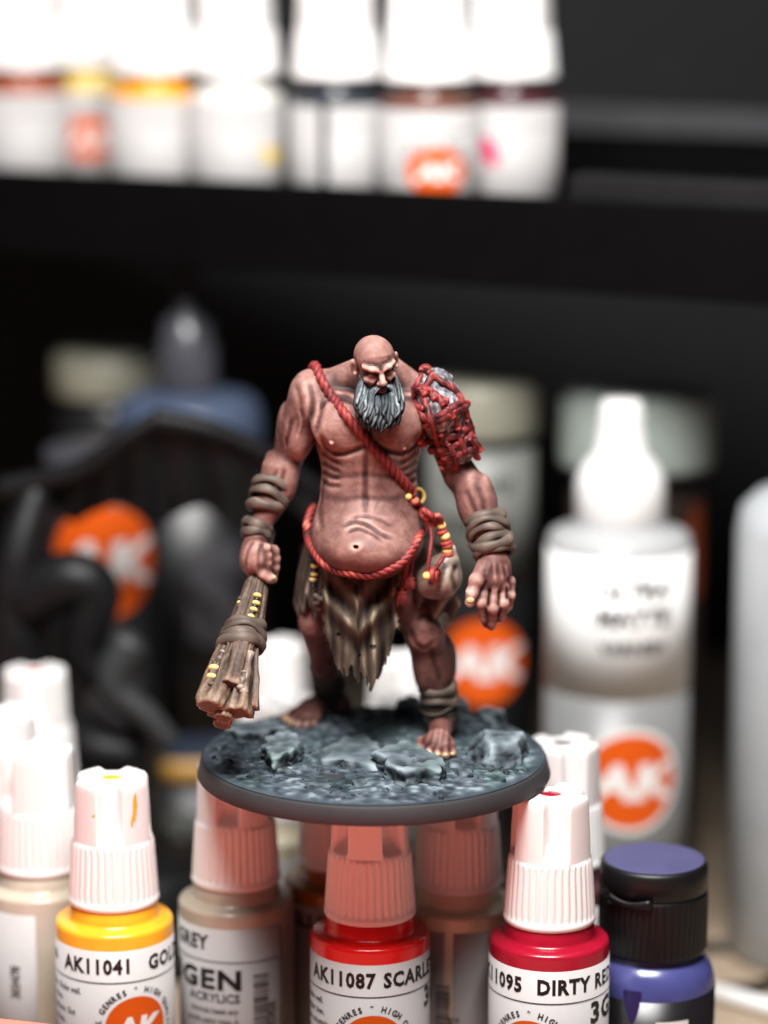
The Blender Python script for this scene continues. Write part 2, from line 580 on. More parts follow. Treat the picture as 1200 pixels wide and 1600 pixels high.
# ------------------------------------------------------------------ signed-distance sculpting
class Sdf:
    def __init__(s, lo, hi, h):
        s.lo, s.h = np.asarray(lo, float), h
        s.shape = tuple(int(v) for v in np.ceil((np.asarray(hi, float) - s.lo) / h) + 1)
        s.d = np.full(s.shape, 50.0, dtype=np.float32)

    def _win(s, lo, hi, m):
        a = np.clip(np.floor((np.asarray(lo) - m - s.lo) / s.h).astype(int), 0, np.array(s.shape))
        b = np.clip(np.ceil((np.asarray(hi) + m - s.lo) / s.h).astype(int) + 1, 0, np.array(s.shape))
        if np.any(b <= a):
            return None, None
        ax = [(s.lo[i] + np.arange(a[i], b[i]) * s.h).astype(np.float32) for i in range(3)]
        return tuple(slice(a[i], b[i]) for i in range(3)), (ax[0][:, None, None], ax[1][None, :, None], ax[2][None, None, :])

    def _mix(s, w, dn, k, sub=False):
        d = s.d[w]
        if sub:
            hh = np.clip(0.5 - 0.5 * (dn + d) / k, 0, 1)
            s.d[w] = d * (1 - hh) - dn * hh + k * hh * (1 - hh)
        else:
            hh = np.clip(0.5 + 0.5 * (d - dn) / k, 0, 1)
            s.d[w] = d * (1 - hh) + dn * hh - k * hh * (1 - hh)

    def cone(s, a, b, ra, rb, k=1.2, sub=False):
        a, b = np.asarray(a, float), np.asarray(b, float)
        r = max(ra, rb)
        w, X = s._win(np.minimum(a, b) - r, np.maximum(a, b) + r, k + 1)
        if w is None:
            return
        ab = b - a
        L2 = max(np.dot(ab, ab), 1e-9)
        p = [X[i] - a[i] for i in range(3)]
        t = np.clip((p[0] * ab[0] + p[1] * ab[1] + p[2] * ab[2]) / L2, 0, 1)
        dn = np.sqrt((p[0] - t * ab[0]) ** 2 + (p[1] - t * ab[1]) ** 2 + (p[2] - t * ab[2]) ** 2) - (ra + (rb - ra) * t)
        s._mix(w, dn.astype(np.float32), k, sub)

    def chain(s, pts, rads, k=0.8):
        for i in range(len(pts) - 1):
            s.cone(pts[i], pts[i + 1], rads[i], rads[i + 1], k)

    def ell(s, c, r, k=1.2, rot=None, sub=False):
        c, r = np.asarray(c, float), np.asarray(r, float)
        m = max(r)
        w, X = s._win(c - m, c + m, k + 1)
        if w is None:
            return
        p = [X[i] - c[i] for i in range(3)]
        if rot is not None:
            q = np.asarray(rot).T
            p = [q[i, 0] * p[0] + q[i, 1] * p[1] + q[i, 2] * p[2] for i in range(3)]
        k0 = np.sqrt(sum((p[i] / r[i]) ** 2 for i in range(3)))
        k1 = np.sqrt(sum((p[i] / r[i] ** 2) ** 2 for i in range(3)))
        dn = k0 * (k0 - 1) / np.maximum(k1, 1e-6)
        s._mix(w, dn.astype(np.float32), k, sub)

    def bump(s, c, r, h):
        """gaussian swelling (h>0) or dent (h<0); r scalar or 3-vector"""
        c = np.asarray(c, float)
        r = np.broadcast_to(np.asarray(r, float), (3,))
        w, X = s._win(c - 2.6 * r, c + 2.6 * r, 0)
        if w is None:
            return
        g = sum(((X[i] - c[i]) / r[i]) ** 2 for i in range(3))
        s.d[w] -= (h * np.exp(-g)).astype(np.float32)

    def groove(s, pts, r, h, y0=-20, y1=8, ends=True):
        """crease cut along view-ish direction through a polyline of world points"""
        pts = np.asarray(pts, float)
        el = math.radians(14.5)
        c_, s_ = math.cos(el), math.sin(el)
        U = pts[:, 0]
        Vv = pts[:, 1] * s_ + pts[:, 2] * c_
        zlo = (Vv.min() - 3 * r - max(y1 * s_, y0 * s_)) / c_
        zhi = (Vv.max() + 3 * r - min(y1 * s_, y0 * s_)) / c_
        w, X = s._win((U.min() - 3 * r, y0, zlo), (U.max() + 3 * r, y1, zhi), 0)
        if w is None:
            return
        vv = X[1] * s_ + X[2] * c_
        best = None
        n = len(pts) - 1
        for i in range(n):
            du, dv = U[i + 1] - U[i], Vv[i + 1] - Vv[i]
            L2 = max(du * du + dv * dv, 1e-9)
            t = np.clip(((X[0] - U[i]) * du + (vv - Vv[i]) * dv) / L2, 0, 1)
            q = (X[0] - U[i] - t * du) ** 2 + (vv - Vv[i] - t * dv) ** 2
            g = np.exp(-q / (r * r))
            if ends:
                tt = (i + t) / n
                g = g * np.clip(np.minimum(tt, 1 - tt) * 5 + 0.25, 0, 1)
            best = g if best is None else np.maximum(best, g)
        s.d[w] += (h * best).astype(np.float32)

    def mesh(s):
        d = s.d
        ins = d < 0
        nx, ny, nz = d.shape
        cnt = np.zeros((nx - 1, ny - 1, nz - 1), dtype=np.uint8)
        for a in (0, 1):
            for b in (0, 1):
                for c in (0, 1):
                    cnt += ins[a:nx - 1 + a, b:ny - 1 + b, c:nz - 1 + c]
        act = (cnt > 0) & (cnt < 8)
        I = np.argwhere(act)
        ids = np.full(act.shape, -1, dtype=np.int32)
        ids[act] = np.arange(len(I), dtype=np.int32)
        offs = np.array([(a, b, c) for a in (0, 1) for b in (0, 1) for c in (0, 1)])
        cv = np.stack([d[I[:, 0] + o[0], I[:, 1] + o[1], I[:, 2] + o[2]] for o in offs], 1)
        acc = np.zeros((len(I), 3))
        num = np.zeros(len(I))
        for i in range(8):
            for j in range(i + 1, 8):
                if np.abs(offs[i] - offs[j]).sum() != 1:
                    continue
                a, b = cv[:, i], cv[:, j]
                m = (a < 0) != (b < 0)
                t = np.where(m, a / np.where(m, a - b, 1), 0)
                acc += np.where(m[:, None], offs[i] + (offs[j] - offs[i]) * t[:, None], 0)
                num += m
        V = (I + acc / num[:, None]) * s.h + s.lo
        F = []
        for ax in range(3):
            o1, o2 = [(1, 2), (2, 0), (0, 1)][ax]
            sl0 = [slice(None)] * 3
            sl1 = [slice(None)] * 3
            sl0[ax], sl1[ax] = slice(0, -1), slice(1, None)
            A, B = ins[tuple(sl0)], ins[tuple(sl1)]
            E = np.argwhere(A != B)
            ok = (E[:, o1] > 0) & (E[:, o2] > 0) & (E[:, o1] < d.shape[o1] - 1) & (E[:, o2] < d.shape[o2] - 1)
            E = E[ok]
            fl = A[E[:, 0], E[:, 1], E[:, 2]]
            e1, e2 = np.zeros(3, int), np.zeros(3, int)
            e1[o1], e2[o2] = 1, 1
            q = [E - e1 - e2, E - e2, E, E - e1]
            Q = np.stack([ids[x[:, 0], x[:, 1], x[:, 2]] for x in q], 1)
            Q[~fl] = Q[~fl][:, ::-1]
            F.append(Q)
        return V, np.concatenate(F)


def rotmat(rx=0, ry=0, rz=0):
    return np.array(Matrix.Rotation(rz, 3, 'Z') @ Matrix.Rotation(ry, 3, 'Y') @ Matrix.Rotation(rx, 3, 'X'))


# ------------------------------------------------------------------ lettering
_tc = {}


def glyphs(text, size, bold=0.0, xs=1.0, shear=0.0, spacing=1.0):
    key = (text, size, bold, xs, shear, spacing)
    if key in _tc:
        return _tc[key]
    cu = bpy.data.curves.new('lettering_outline', 'FONT')
    cu.body = text
    cu.size = 1.0
    cu.resolution_u = 2
    cu.offset = bold
    cu.shear = shear
    cu.space_character = spacing
    cu.align_x = 'CENTER'
    cu.fill_mode = 'FRONT'
    o = bpy.data.objects.new('lettering_outline', cu)
    COL.objects.link(o)
    dg = bpy.context.evaluated_depsgraph_get()
    me = bpy.data.meshes.new_from_object(o.evaluated_get(dg))
    V = np.array([v.co[:] for v in me.vertices]) if len(me.vertices) else np.zeros((0, 3))
    T = np.array([p.vertices[:] for p in me.polygons if len(p.vertices) == 3], dtype=int).reshape(-1, 3)
    bpy.data.objects.remove(o)
    bpy.data.curves.remove(cu)
    bpy.data.meshes.remove(me)
    # normalise: capital height = size
    V = V[:, :2] * size / 0.72 * np.array([xs, 1])
    _tc[key] = (V, T)
    return V, T


def wrap(V2, T, Rc, th, z, name, m, parent, rot=0.0, lift=0.07):
    """lay flat print on a cylinder of radius Rc about the parent's origin"""
    if rot:
        c, s = math.cos(rot), math.sin(rot)
        V2 = V2 @ np.array([[c, s], [-s, c]])
    # cut wide triangles so that the print follows the curve
    V2, T = np.asarray(V2, float), np.asarray(T)
    for _ in range(4):
        ext = V2[T][:, :, 0].max(1) - V2[T][:, :, 0].min(1)
        big = ext > 0.9
        if not big.any():
            break
        Tb = T[big]
        n0 = len(V2)
        k = len(Tb)
        mids = [(V2[Tb[:, i]] + V2[Tb[:, (i + 1) % 3]]) / 2 for i in range(3)]
        V2 = np.concatenate([V2] + mids)
        a0, a1, a2 = (n0 + np.arange(k), n0 + k + np.arange(k), n0 + 2 * k + np.arange(k))
        T = np.concatenate([T[~big], np.stack([Tb[:, 0], a0, a2], 1), np.stack([a0, Tb[:, 1], a1], 1), np.stack([a2, a1, Tb[:, 2]], 1), np.stack([a0, a1, a2], 1)])
    a = th + V2[:, 0] / Rc
    r = Rc + lift
    V = np.stack([r * np.sin(a), -r * np.cos(a), z + V2[:, 1]], 1)
    return link(raw_mesh(name, V, T, m, False), parent)


def disc2(r, n=40, c=(0, 0), rings=6, r0=0.0):
    """flat disc / ring, several rings so that it bends"""
    rs = np.linspace(r0, r, rings + 1)
    th = np.linspace(0, 2 * math.pi, n, endpoint=False)
    V = (rs[:, None, None] * np.stack([np.cos(th), np.sin(th)], -1)[None]).reshape(-1, 2) + np.asarray(c)
    a = np.arange(rings)[:, None] * n
    j = np.arange(n)
    b = (j + 1) % n
    T = np.concatenate([np.stack([a + j, a + n + j, a + n + b], -1).reshape(-1, 3), np.stack([a + j, a + n + b, a + b], -1).reshape(-1, 3)])
    return V, T


def rect2(x0, x1, y0, y1, nx=1):
    xs = np.linspace(x0, x1, nx + 1)
    V = np.array([(x, y) for x in xs for y in (y0, y1)])
    T = []
    for i in range(nx):
        T += [[2 * i, 2 * i + 2, 2 * i + 3], [2 * i, 2 * i + 3, 2 * i + 1]]
    return V, np.array(T)


def merge2(parts):
    V, T, n = [], [], 0
    for v, t in parts:
        V.append(v)
        T.append(t + n)
        n += len(v)
    return np.concatenate(V), np.concatenate(T)


def blurred_words(w, h, seed):
    """print too far out of focus to be read: a row of upright strokes"""
    rs, x, out = random.Random(seed), -w / 2, []
    while x < w / 2 - 1:
        t = rs.uniform(0.7, 1.6)
        out.append(rect2(x, x + t, 0 if rs.random() < 0.7 else h * 0.4, h))
        x += t + rs.uniform(0.5, 1.0)
    return merge2(out)


def arc_text(text, size, rad, a0, step, bold=0.0, xs=0.8):
    """letters along a circle, clockwise from angle a0 (radians from +x)"""
    out = []
    for i, ch in enumerate(text):
        if ch == ' ':
            continue
        v, t = glyphs(ch, size, bold, xs)
        if len(v) == 0:
            continue
        a = a0 - step * i
        r = a - math.pi / 2
        c, s = math.cos(r), math.sin(r)
        v = v @ np.array([[c, s], [-s, c]]) + np.array([math.cos(a), math.sin(a)]) * rad
        out.append((v, t))
    return merge2(out)


# ================================================================== THE PLACE
TABLE_Z = -89.0
# ---- table
b = MB()
b.box((-420, -420, TABLE_Z - 18), (420, 420, TABLE_Z), bev=1.5)
tag(b.build('table', M['table'], smooth=False), 'tan work table under the bottles', kind='structure')

# ---- wall with slotted pegboard at the back
b = MB()
b.box((-700, 420, -300), (700, 432, 620), bev=1)
tag(b.build('wall', M['pegboard'], smooth=False), 'dark grey slotted panel wall behind the shelf', kind='structure')
wall = bpy.data.objects['wall']
holeY = 419.6
for i in range(-6, 7):
    for k in range(0, 4):
        q = P(925 + i * 236.0 + (118 if k % 2 == 0 else 0), 10 - 90 * (k - 1), holeY)
        if -250 < q[0] < 250:
            bb = MB()
            th = np.linspace(0, 2 * math.pi, 20, endpoint=False)
            ring = np.stack([q[0] + 5 * np.sign(np.cos(th)) * np.abs(np.cos(th)) ** 0.6, np.full(20, holeY), q[2] + 8.5 * np.sin(th)], 1)
            bb.add(np.concatenate([ring, ring + np.array([0, 0.3, 0])]), [np.arange(20)[None, :], np.stack([np.arange(20), (np.arange(20) + 1) % 20, (np.arange(20) + 1) % 20 + 20, np.arange(20) + 20], 1)])
            bb.build('slot', M['hole'], wall, smooth=False)

# ---- shelf, yawed: its left end runs away from the camera
SH_A = math.radians(-29.0)
SH_P = np.array([13.6, 132.0, 106.0])      # a point of the front edge, top of the lip


def sh(u, v, z):
    """u along the shelf to the right, v away from the viewer"""
    c, s = math.cos(SH_A), math.sin(SH_A)
    return np.array([SH_P[0] + u * c - v * s, SH_P[1] + u * s + v * c, z])


def sh_box(mb, u0, u1, v0, v1, z0, z1, bev=0.6):
    mb.box((SH_P[0] + u0, SH_P[1] + v0, z0), (SH_P[0] + u1, SH_P[1] + v1, z1), rotz=SH_A, piv=SH_P, bev=bev)


shelf = tag(emptyo('shelf', (SH_P[0], SH_P[1], TABLE_Z)), 'long black metal shelf carrying the top row of white-capped bottles', 'shelf')
off = -np.array([SH_P[0], SH_P[1], TABLE_Z])


def shelf_part(name, m, boxes):
    mb = MB()
    for q in boxes:
        sh_box(mb, *q)
    o = mb.build(name, m, shelf, smooth=False, post=lambda V: V + off)
    return o


shelf_part('front_lip', M['black_metal'], [(-330, 300, 0, 3, 84, 106.8)])
shelf_part('top_edge', plain('shelf_edge_grey', srgb(24, 24, 25), rough=0.55, spec=0.15), [(37, 300, 3.2, 14, 100, 112.4)])
shelf_part('shelf_board', M['black_metal'], [(-330, 300, 3.2, 126, 84, 89)])
shelf_part('dark_gap_sheet', M['black_metal'], [(-330, 300, 126.3, 129, 84, 112.6)])  # added black sheet standing for the dark gap inside the tray
shelf_part('back_rail', M['grey_metal'], [(-330, 300, 124, 131, 112.9, 120.5)])
shelf_part('support_post', M['grey_metal'], [(84, 90, 100, 106, TABLE_Z, 83.8)])
shelf_part('support_post', M['grey_metal'], [(-300, -294, 100, 106, TABLE_Z, 83.8)])

# ------------------------------------------------------------------ dropper paint bottles with white grip caps
CAPR_T = 7.9
RB = 12.65


CAPH = 27.6
CAPTOP = 55.8 + CAPH


def cap_mesh(n=240):
    zs = [0.0, 0.5, 1.0, 1.3, 1.6, 2.4, 4, 6, 8, 10, 12, 13.2, 13.8, 14.1, 14.3, 14.8, 15.4, 16.2, 17.2, 18.2, 20, 22, 24, 25.6, 26.6, 27.1, 27.4, 27.55, CAPH]
    th = np.linspace(0, 2 * math.pi, n, endpoint=False)
    Vs = []
    for z in zs:
        if z <= 1.3:
            r = np.full(n, 9.75 - (0.25 if z == 0 else 0) - (0.1 if z == 1.3 else 0))
        elif z <= 13.8:
            base = 9.45 - (z - 1.6) / 12.2 * 0.8
            rib = np.abs(np.sin(th * 18)) ** 0.7
            amp = 0.38 * min(1, (z - 1.3) / 0.8, (14.0 - z) / 0.5)
            r = base - amp + amp * 1.5 * rib ** 1.5
        else:
            out = 8.5 - (z - 13.8) / (CAPH - 13.8) * 0.5
            e = np.clip((z - 26.4) / (CAPH - 26.4), 0, 1)
            out -= 0.75 * (1 - math.sqrt(max(0, 1 - e * e)))
            ang = (th + math.pi / 4) % (math.pi / 2) - math.pi / 4
            lat = out * np.sin(ang)
            w = np.clip((np.abs(lat) - 2.35 - 0.25 * e) / 0.42, 0, 1)
            w = w * w * (3 - 2 * w)
            ramp = np.clip((z - 14.4) / 2.6, 0, 1)
            inner = (out - 3.5 * ramp) / np.cos(ang)
            inner = np.minimum(inner, out)
            # the lobes' faces are flatter than a circle
            lob = out * (1 - 0.03 * np.cos(4 * th + math.pi))
            r = inner * (1 - w) + lob * w
        Vs.append(np.stack([r * np.sin(th), -r * np.cos(th), np.full(n, z)], 1))
    last = Vs[-1]
    rr = np.linalg.norm(last[:, :2], axis=1)
    for tgt, dz in ((rr - 0.35, 0.02), (np.minimum(rr - 0.7, 3.3), 0.0), (np.full(n, 2.5), -0.05), (np.full(n, 2.35), -0.3), (np.full(n, 2.2), -0.9), (np.full(n, 0.01), -0.9)):
        q = last.copy()
        q[:, :2] *= (tgt / rr)[:, None]
        q[:, 2] = CAPH + dz
        Vs.append(q)
    m = len(Vs)
    V = np.concatenate(Vs)
    a = np.arange(m - 1)[:, None] * n
    j = np.arange(n)
    bq = (j + 1) % n
    F = np.stack([a + j, a + bq, a + n + bq, a + n + j], -1).reshape(-1, 4)
    return raw_mesh('cap', V, F, M['white_cap'])


CAP = cap_mesh()


def bottle_mesh():
    b = MB()
    prof = [(11.6, 0), (12.4, 0.3), (RB, 1.2), (RB, 51.0), (12.55, 51.5), (12.3, 51.85), (11.9, 52.05), (10.2, 52.3), (9.6, 52.55), (9.4, 53.1), (9.35, 55.7), (8.5, 56.2), (8.4, 57)]
    b.lathe(prof, n=72)
    V = np.concatenate(b.V)
    return V, [np.concatenate(b.F[k]) for k in sorted(b.F)]


BV, BF = bottle_mesh()
_bm = {}


def bottle_body(m):
    if m.name not in _bm:
        _bm[m.name] = raw_mesh('bottle', BV, BF, m)
    return _bm[m.name]


_lm = {}


def label_mesh(t0, t1, z0=2.0, z1=48.6, Rc=RB, m=None, key=''):
    k = (round(t0, 3), round(t1, 3), z0, z1, Rc, key)
    if k not in _lm:
        n = 56
        th = np.linspace(t0, t1, n)
        r = Rc + 0.09
        zz = np.array([z0, z1])
        V = np.stack([np.repeat(r * np.sin(th)[:, None], 2, 1), np.repeat(-r * np.cos(th)[:, None], 2, 1), np.repeat(zz[None, :], n, 0)], -1).reshape(-1, 3)
        V2 = V.copy()
        V2[:, :2] *= (Rc - 0.01) / r
        i = np.arange(n - 1) * 2
        F = np.concatenate([np.stack([i, i + 2, i + 3, i + 1], 1), np.stack([i + 1, i + 3, i + 3 + 2 * n, i + 1 + 2 * n], 1),
                            np.stack([i + 2, i, i + 2 * n, i + 2 + 2 * n], 1)])
        F = np.concatenate([F, [[0, 1, 2 * n + 1, 2 * n], [2 * n - 1, 2 * n - 2, 4 * n - 2, 4 * n - 1]]])
        _lm[k] = raw_mesh('label', np.concatenate([V, V2]), F, m or M['label'])
    return _lm[k]


LR = RB + 0.09


def barcode(th, z, parent, digits, h=26, w=3.6, horiz=True):
    rs = random.Random(digits)
    parts, y = [], -h / 2
    while y < h / 2:
        t = rs.choice((0.22, 0.35, 0.5))
        parts.append(rect2(-w / 2, w / 2, y, y + t, 4))
        y += t + rs.choice((0.25, 0.35, 0.55))
    v, t = merge2(parts)
    wrap(v, t, LR, th, z, 'barcode', M['grey_ink'], parent)
    v, t = glyphs(digits, 2.1, 0.012, 0.8)
    wrap(v, t, LR, th + 3.5 / LR, z - 2, 'lettering', M['ink'], parent, rot=math.pi / 2)


def logo(th, z, parent, r=7.0, ring=True, Rc=LR):
    o = wrap(*disc2(r, 48), Rc, th, z, 'logo_disc', M['logo_orange'], parent, lift=0.06)
    v, t = glyphs('AK', r * 0.72, 0.05, 1.0 if ring else 1.25, 0.15)
    wrap(v, t, Rc, th, z - r * 0.36, 'logo_letters', M['logo_white'], parent, lift=0.12)
    if ring:
        v, t = arc_text('ALL GENRES * HIGH QUALITY', 1.3 * r / 7, r * 1.13, math.radians(186), math.radians(8.6), 0.035, 0.9)
        wrap(v, t, Rc, th, z, 'lettering', M['grey_ink'], parent, lift=0.08)
    return o


def block(lines, size, th, z, parent, lead=1.5, right=False, xs=0.85, m=None, bold=0.02):
    parts = []
    for i, s in enumerate(lines):
        v, t = glyphs(s, size, bold, xs)
        if len(v) == 0:
            continue
        v = v - np.array([v[:, 0].max() if right else v[:, 0].min(), 0]) - np.array([0, i * size * lead])
        parts.append((v, t))
    v, t = merge2(parts)
    wrap(v, t, LR, th, z, 'lettering', m or M['grey_ink'], parent)


def title(s, th, z, parent, size=3.2, xs=0.86, left=True, bold=0.04):
    v, t = glyphs(s, size, bold, xs, 0.0, 1.12)
    v = v - np.array([v[:, 0].min() if left else 0, 0])
    wrap(v, t, LR, th, z, 'lettering', M['ink'], parent)


def rule(t0, t1, z, parent):
    v, t = rect2(0, (t1 - t0) * LR, -0.12, 0.12, 40)
    wrap(v, t, LR, t0, z, 'ruled_line', M['grey_ink'], parent)


def paint_bottle(pos, colour_mat, label, cap_rot=0.0, span=(-2.4, 2.4), tilt=(0, 0), group='dropper paint bottles with white grip caps', spot=None):
    """pos = centre of the cap's top"""
    t = emptyo('paint_bottle', (pos[0], pos[1], pos[2] - CAPTOP), (tilt[0], tilt[1], 0))
    tag(t, label, 'bottle', group)
    link(bottle_body(colour_mat), t, 'bottle')
    lab = None
    if span:
        lab = link(label_mesh(*span), t, 'label')
    cp_ = link(CAP, t, 'cap')
    cp_.location = (0, 0, 55.8 * MM)
    cp_.rotation_euler = (0, 0, cap_rot)
    if spot is not None:
        b = MB()
        th = np.linspace(0, 2 * math.pi, 28, endpoint=False)
        r = 2.3 + 0.25 * np.array([vnoise(np.array([math.cos(a) * 2, math.sin(a) * 2, pos[0]])) for a in th])
        b.add(np.concatenate([np.stack([r * np.cos(th), r * np.sin(th), np.full(28, CAPH - 0.5)], 1), np.stack([0.72 * r * np.cos(th), 0.72 * r * np.sin(th), np.full(28, CAPH - 0.2)], 1)]),
              [np.stack([np.arange(28), (np.arange(28) + 1) % 28, (np.arange(28) + 1) % 28 + 28, np.arange(28) + 28], 1), (np.arange(28) + 28)[None, :]])
        b.build('dried_paint', spot, cp_)
    return t, lab


CM = {k: paint_mat(k + '_paint', c) for k, c in dict(
    yellow=srgb(238, 166, 40), grey=srgb(168, 158, 142), scarlet=srgb(200, 18, 16), dirty_red=srgb(150, 16, 40), cream=srgb(214, 204, 178), amber=srgb(150, 92, 22),
    beige=srgb(186, 176, 160), brown=srgb(150, 84, 62), pale_yellow=srgb(226, 198, 110), orange=srgb(232, 158, 52), white=srgb(226, 224, 218), charcoal=srgb(48, 52, 58),
    umber=srgb(104, 70, 60), maroon=srgb(70, 40, 44), blue_violet=srgb(66, 68, 122)).items()}

Zc = -4.3
gold = G(174, 1212, Zc)
# golden yellow
t, lab = paint_bottle(gold, CM['yellow'], 'yellow paint bottle with a paint-smeared white cap, front row far left', cap_rot=0.04, spot=CM['yellow'])
golden_cap = [c for c in t.children if c.name.startswith('cap')][0]
title('AK11041', math.radians(-51), 43.7, lab)
title('GOLDEN', math.radians(39), 43.7, lab)
title('866', math.radians(-86), 44.4, lab, size=2.4)
rule(-2.3, 2.3, 41.6, lab)
logo(math.radians(26), 31.2, lab)
block(['Acrylics. Shake well.', 'Agitar bien.', 'Wasserbasis. Gut', "à base d'eau.", 'acrilico a base', 'bene. Mc', 'acryl'], 1.35, math.radians(-88), 38.6, lab, lead=1.85)
# smears of yellow on that cap
for (th_, z_, w_, h_, seed) in ((0.68, 22.5, 0.5, 2.6, 1), (0.60, 19.6, 0.3, 1.5, 3), (-0.42, 21.0, 0.5, 0.35, 2)):
    th2 = np.linspace(0, 2 * math.pi, 60, endpoint=False)
    rr = 1 + 0.35 * np.array([vnoise(np.array([math.cos(a) * 1.3, math.sin(a) * 1.3, seed * 9.1])) + 0.5 * vnoise(np.array([math.cos(a) * 3.3, math.sin(a) * 3.3, seed * 5.1])) for a in th2])
    v2 = np.concatenate([[[0, 0]], np.stack([rr * w_ * np.cos(th2) + 0.4 * h_ * np.sin(th2) * 0.3, rr * h_ * np.sin(th2)], 1)])
    tt = np.array([[0, i + 1, (i + 1) % 60 + 1] for i in range(60)])
    wrap(v2, tt, 8.2, th_, z_, 'paint_smear', CM['yellow'], golden_cap, lift=0.03)
# beige one behind it at the left edge
t, lab = paint_bottle(G(58, 1166, Zc), CM['beige'], 'beige paint bottle with a clean white cap at the left edge beside the yellow one', cap_rot=0.62, span=(-2.6, 0.02))
link(label_mesh(0.42, 2.9), t, 'label')
v_, t_ = glyphs('303478', 2.3, 0.02, 0.8)
wrap(v_, t_, LR, -0.28, 33, 'lettering', M['ink'], lab, rot=math.pi / 2)
# grey
gy = gold[1] + 13
t, lab = paint_bottle((P(368, 1300, gy)[0], gy, Zc), CM['grey'], 'grey paint bottle under the left edge of the round base', cap_rot=-0.15, span=(-2.6, 0.92))
link(label_mesh(1.25, 3.3), t, 'label')
title('GREY', math.radians(-72), 43.8, lab, size=3.2)
rule(-1.8, 0.85, 41.2, lab)
title('3GEN', math.radians(-80), 35.0, lab, size=4.4, xs=1.2, bold=0.04)
for o_ in [c for c in lab.children][-1:]:
    o_.data.materials[0] = M['grey_ink']
block(['ACRYLICS'], 2.0, math.radians(6), 32.0, lab, right=True, xs=1.0, bold=0.03)
block(['formula beats any', 'acrylic paint type, it', 'has adaptation for', 'and painting on', 'all the surfaces'], 1.35, math.radians(4), 29.4, lab, lead=1.75, right=True)
barcode(math.radians(27), 30, lab, '302426', h=17)
# scarlet
sy = gold[1] - 8
t, lab = paint_bottle((P(578, 1300, sy)[0], sy, Zc), CM['scarlet'], 'scarlet paint bottle under the middle of the round base', cap_rot=0.66)
title('AK11087', math.radians(-68), 43.7, lab)
title('SCARLET RED', math.radians(13), 43.7, lab)
rule(-2.3, 2.3, 41.6, lab)
logo(math.radians(3), 30.6, lab)
title('3G', math.radians(63), 36.9, lab, size=4.4, xs=1.0)
block(['Shake well.', 'Agitar bien.', 'Gut schutteln', "d'eau.", 'acrilico'], 1.35, math.radians(-82), 38.6, lab, lead=1.85)
# dirty red
t, lab = paint_bottle(G(861, 1238, Zc), CM['dirty_red'], 'dark red paint bottle with a red dot on its cap, under the right base rim', cap_rot=0.10, spot=CM['dirty_red'])
title('AK11095', math.radians(-102), 43.7, lab)
title('DIRTY RED', math.radians(-14), 43.7, lab)
rule(-2.3, 2.3, 41.6, lab)
logo(math.radians(-21), 30.6, lab)
title('3GEN', math.radians(40), 36.2, lab, size=4.6, xs=1.0)
# cream between scarlet and dirty red, a row behind
cy_ = gold[1] + 11
t, lab = paint_bottle((P(716, 1300, cy_)[0], cy_, Zc), CM['cream'], 'cream paint bottle standing behind the scarlet and dark red ones', cap_rot=0.2, span=(-2.9, -0.25))
link(label_mesh(-0.1, 2.6), t, 'label')
barcode(math.radians(-16), 28, lab, '302372', h=17, w=3.2)
# amber behind scarlet on its left
t, lab = paint_bottle((P(532, 1300, gold[1] + 26)[0], gold[1] + 26, Zc), CM['amber'], 'amber paint bottle half hidden behind the scarlet one', cap_rot=0.5)
title('YELLOW', math.radians(-66), 43.7, lab)
# rows behind
others = [
    (G(54, 1046, Zc), 'scarlet', 'white-capped bottle with a red dot on top, at the left edge', 0.12, 'scarlet'),
    (G(2, 1110, Zc), 'white', 'white-capped bottle cut by the left picture edge, behind the beige one', 0.4, None),
    (G(880, 1158, Zc), 'maroon', 'white-capped bottle with a dark dot on top, behind the right rim of the base', 0.25, 'maroon'),
    (G(428, 1004, Zc), 'cream', 'white-capped bottle seen between the club and the rear leg', 0.3, None),
    (G(628, 1024, Zc), 'white', 'white-capped bottle seen between the legs under the ragged cloth', 0.1, None),
    (G(446, 1092, Zc), 'cream', 'cream bottle seen beneath the base between the grey and the amber ones', 0.3, None),
    (G(642, 1086, Zc), 'white', 'white-capped bottle at the back under the middle of the base', 0.2, None),
]
for p, c, lb, cr_, s_ in others:
    t, lab = paint_bottle(p, CM[c], lb, cap_rot=cr_, spot=CM[s_] if s_ else None)

# ---- top row on the shelf
row = [(-178, 'brown', 'white-capped bottle with a brown collar, first from the left on the shelf', None), (-143, 'pale_yellow', 'white-capped bottle with a pale yellow collar on the shelf, half behind its orange neighbour', -0.3),
       (-117, 'orange', 'white-capped bottle with an orange collar on the shelf', None), (-85, 'white', 'all-white bottle with a yellow mark on the shelf', None),
       (-56, 'charcoal', 'white-capped bottle with a charcoal collar on the shelf', None), (-24, 'umber', 'white-capped bottle with an orange logo near the right end of the row on the shelf', None)]
SHZ = 0.75      # the shelf holds a squatter kind of bottle with a wider cap
TOPZ = 89.2 + CAPTOP * SHZ


def on_shelf(px, v, c, lb, **kw):
    # find u with that pixel column
    best = min(np.linspace(-330, 300, 2521), key=lambda u: abs(600 + FPX * (sh(u, v, 150)[0] - CAM[0]) / depth(sh(u, v, 150)) - px))
    p = sh(best, v, TOPZ)
    t, lab = paint_bottle(np.array([p[0], p[1], 89.2 + CAPTOP]), CM[c], lb, group='white-capped bottles in a row on the shelf', **kw)
    t.scale = (1, 1, SHZ)
    for o in t.children:
        if o.name.startswith('cap'):
            o.scale = (1.24, 1.24, 1.15)
            o.location.z += 2.0 * MM
    return t, lab


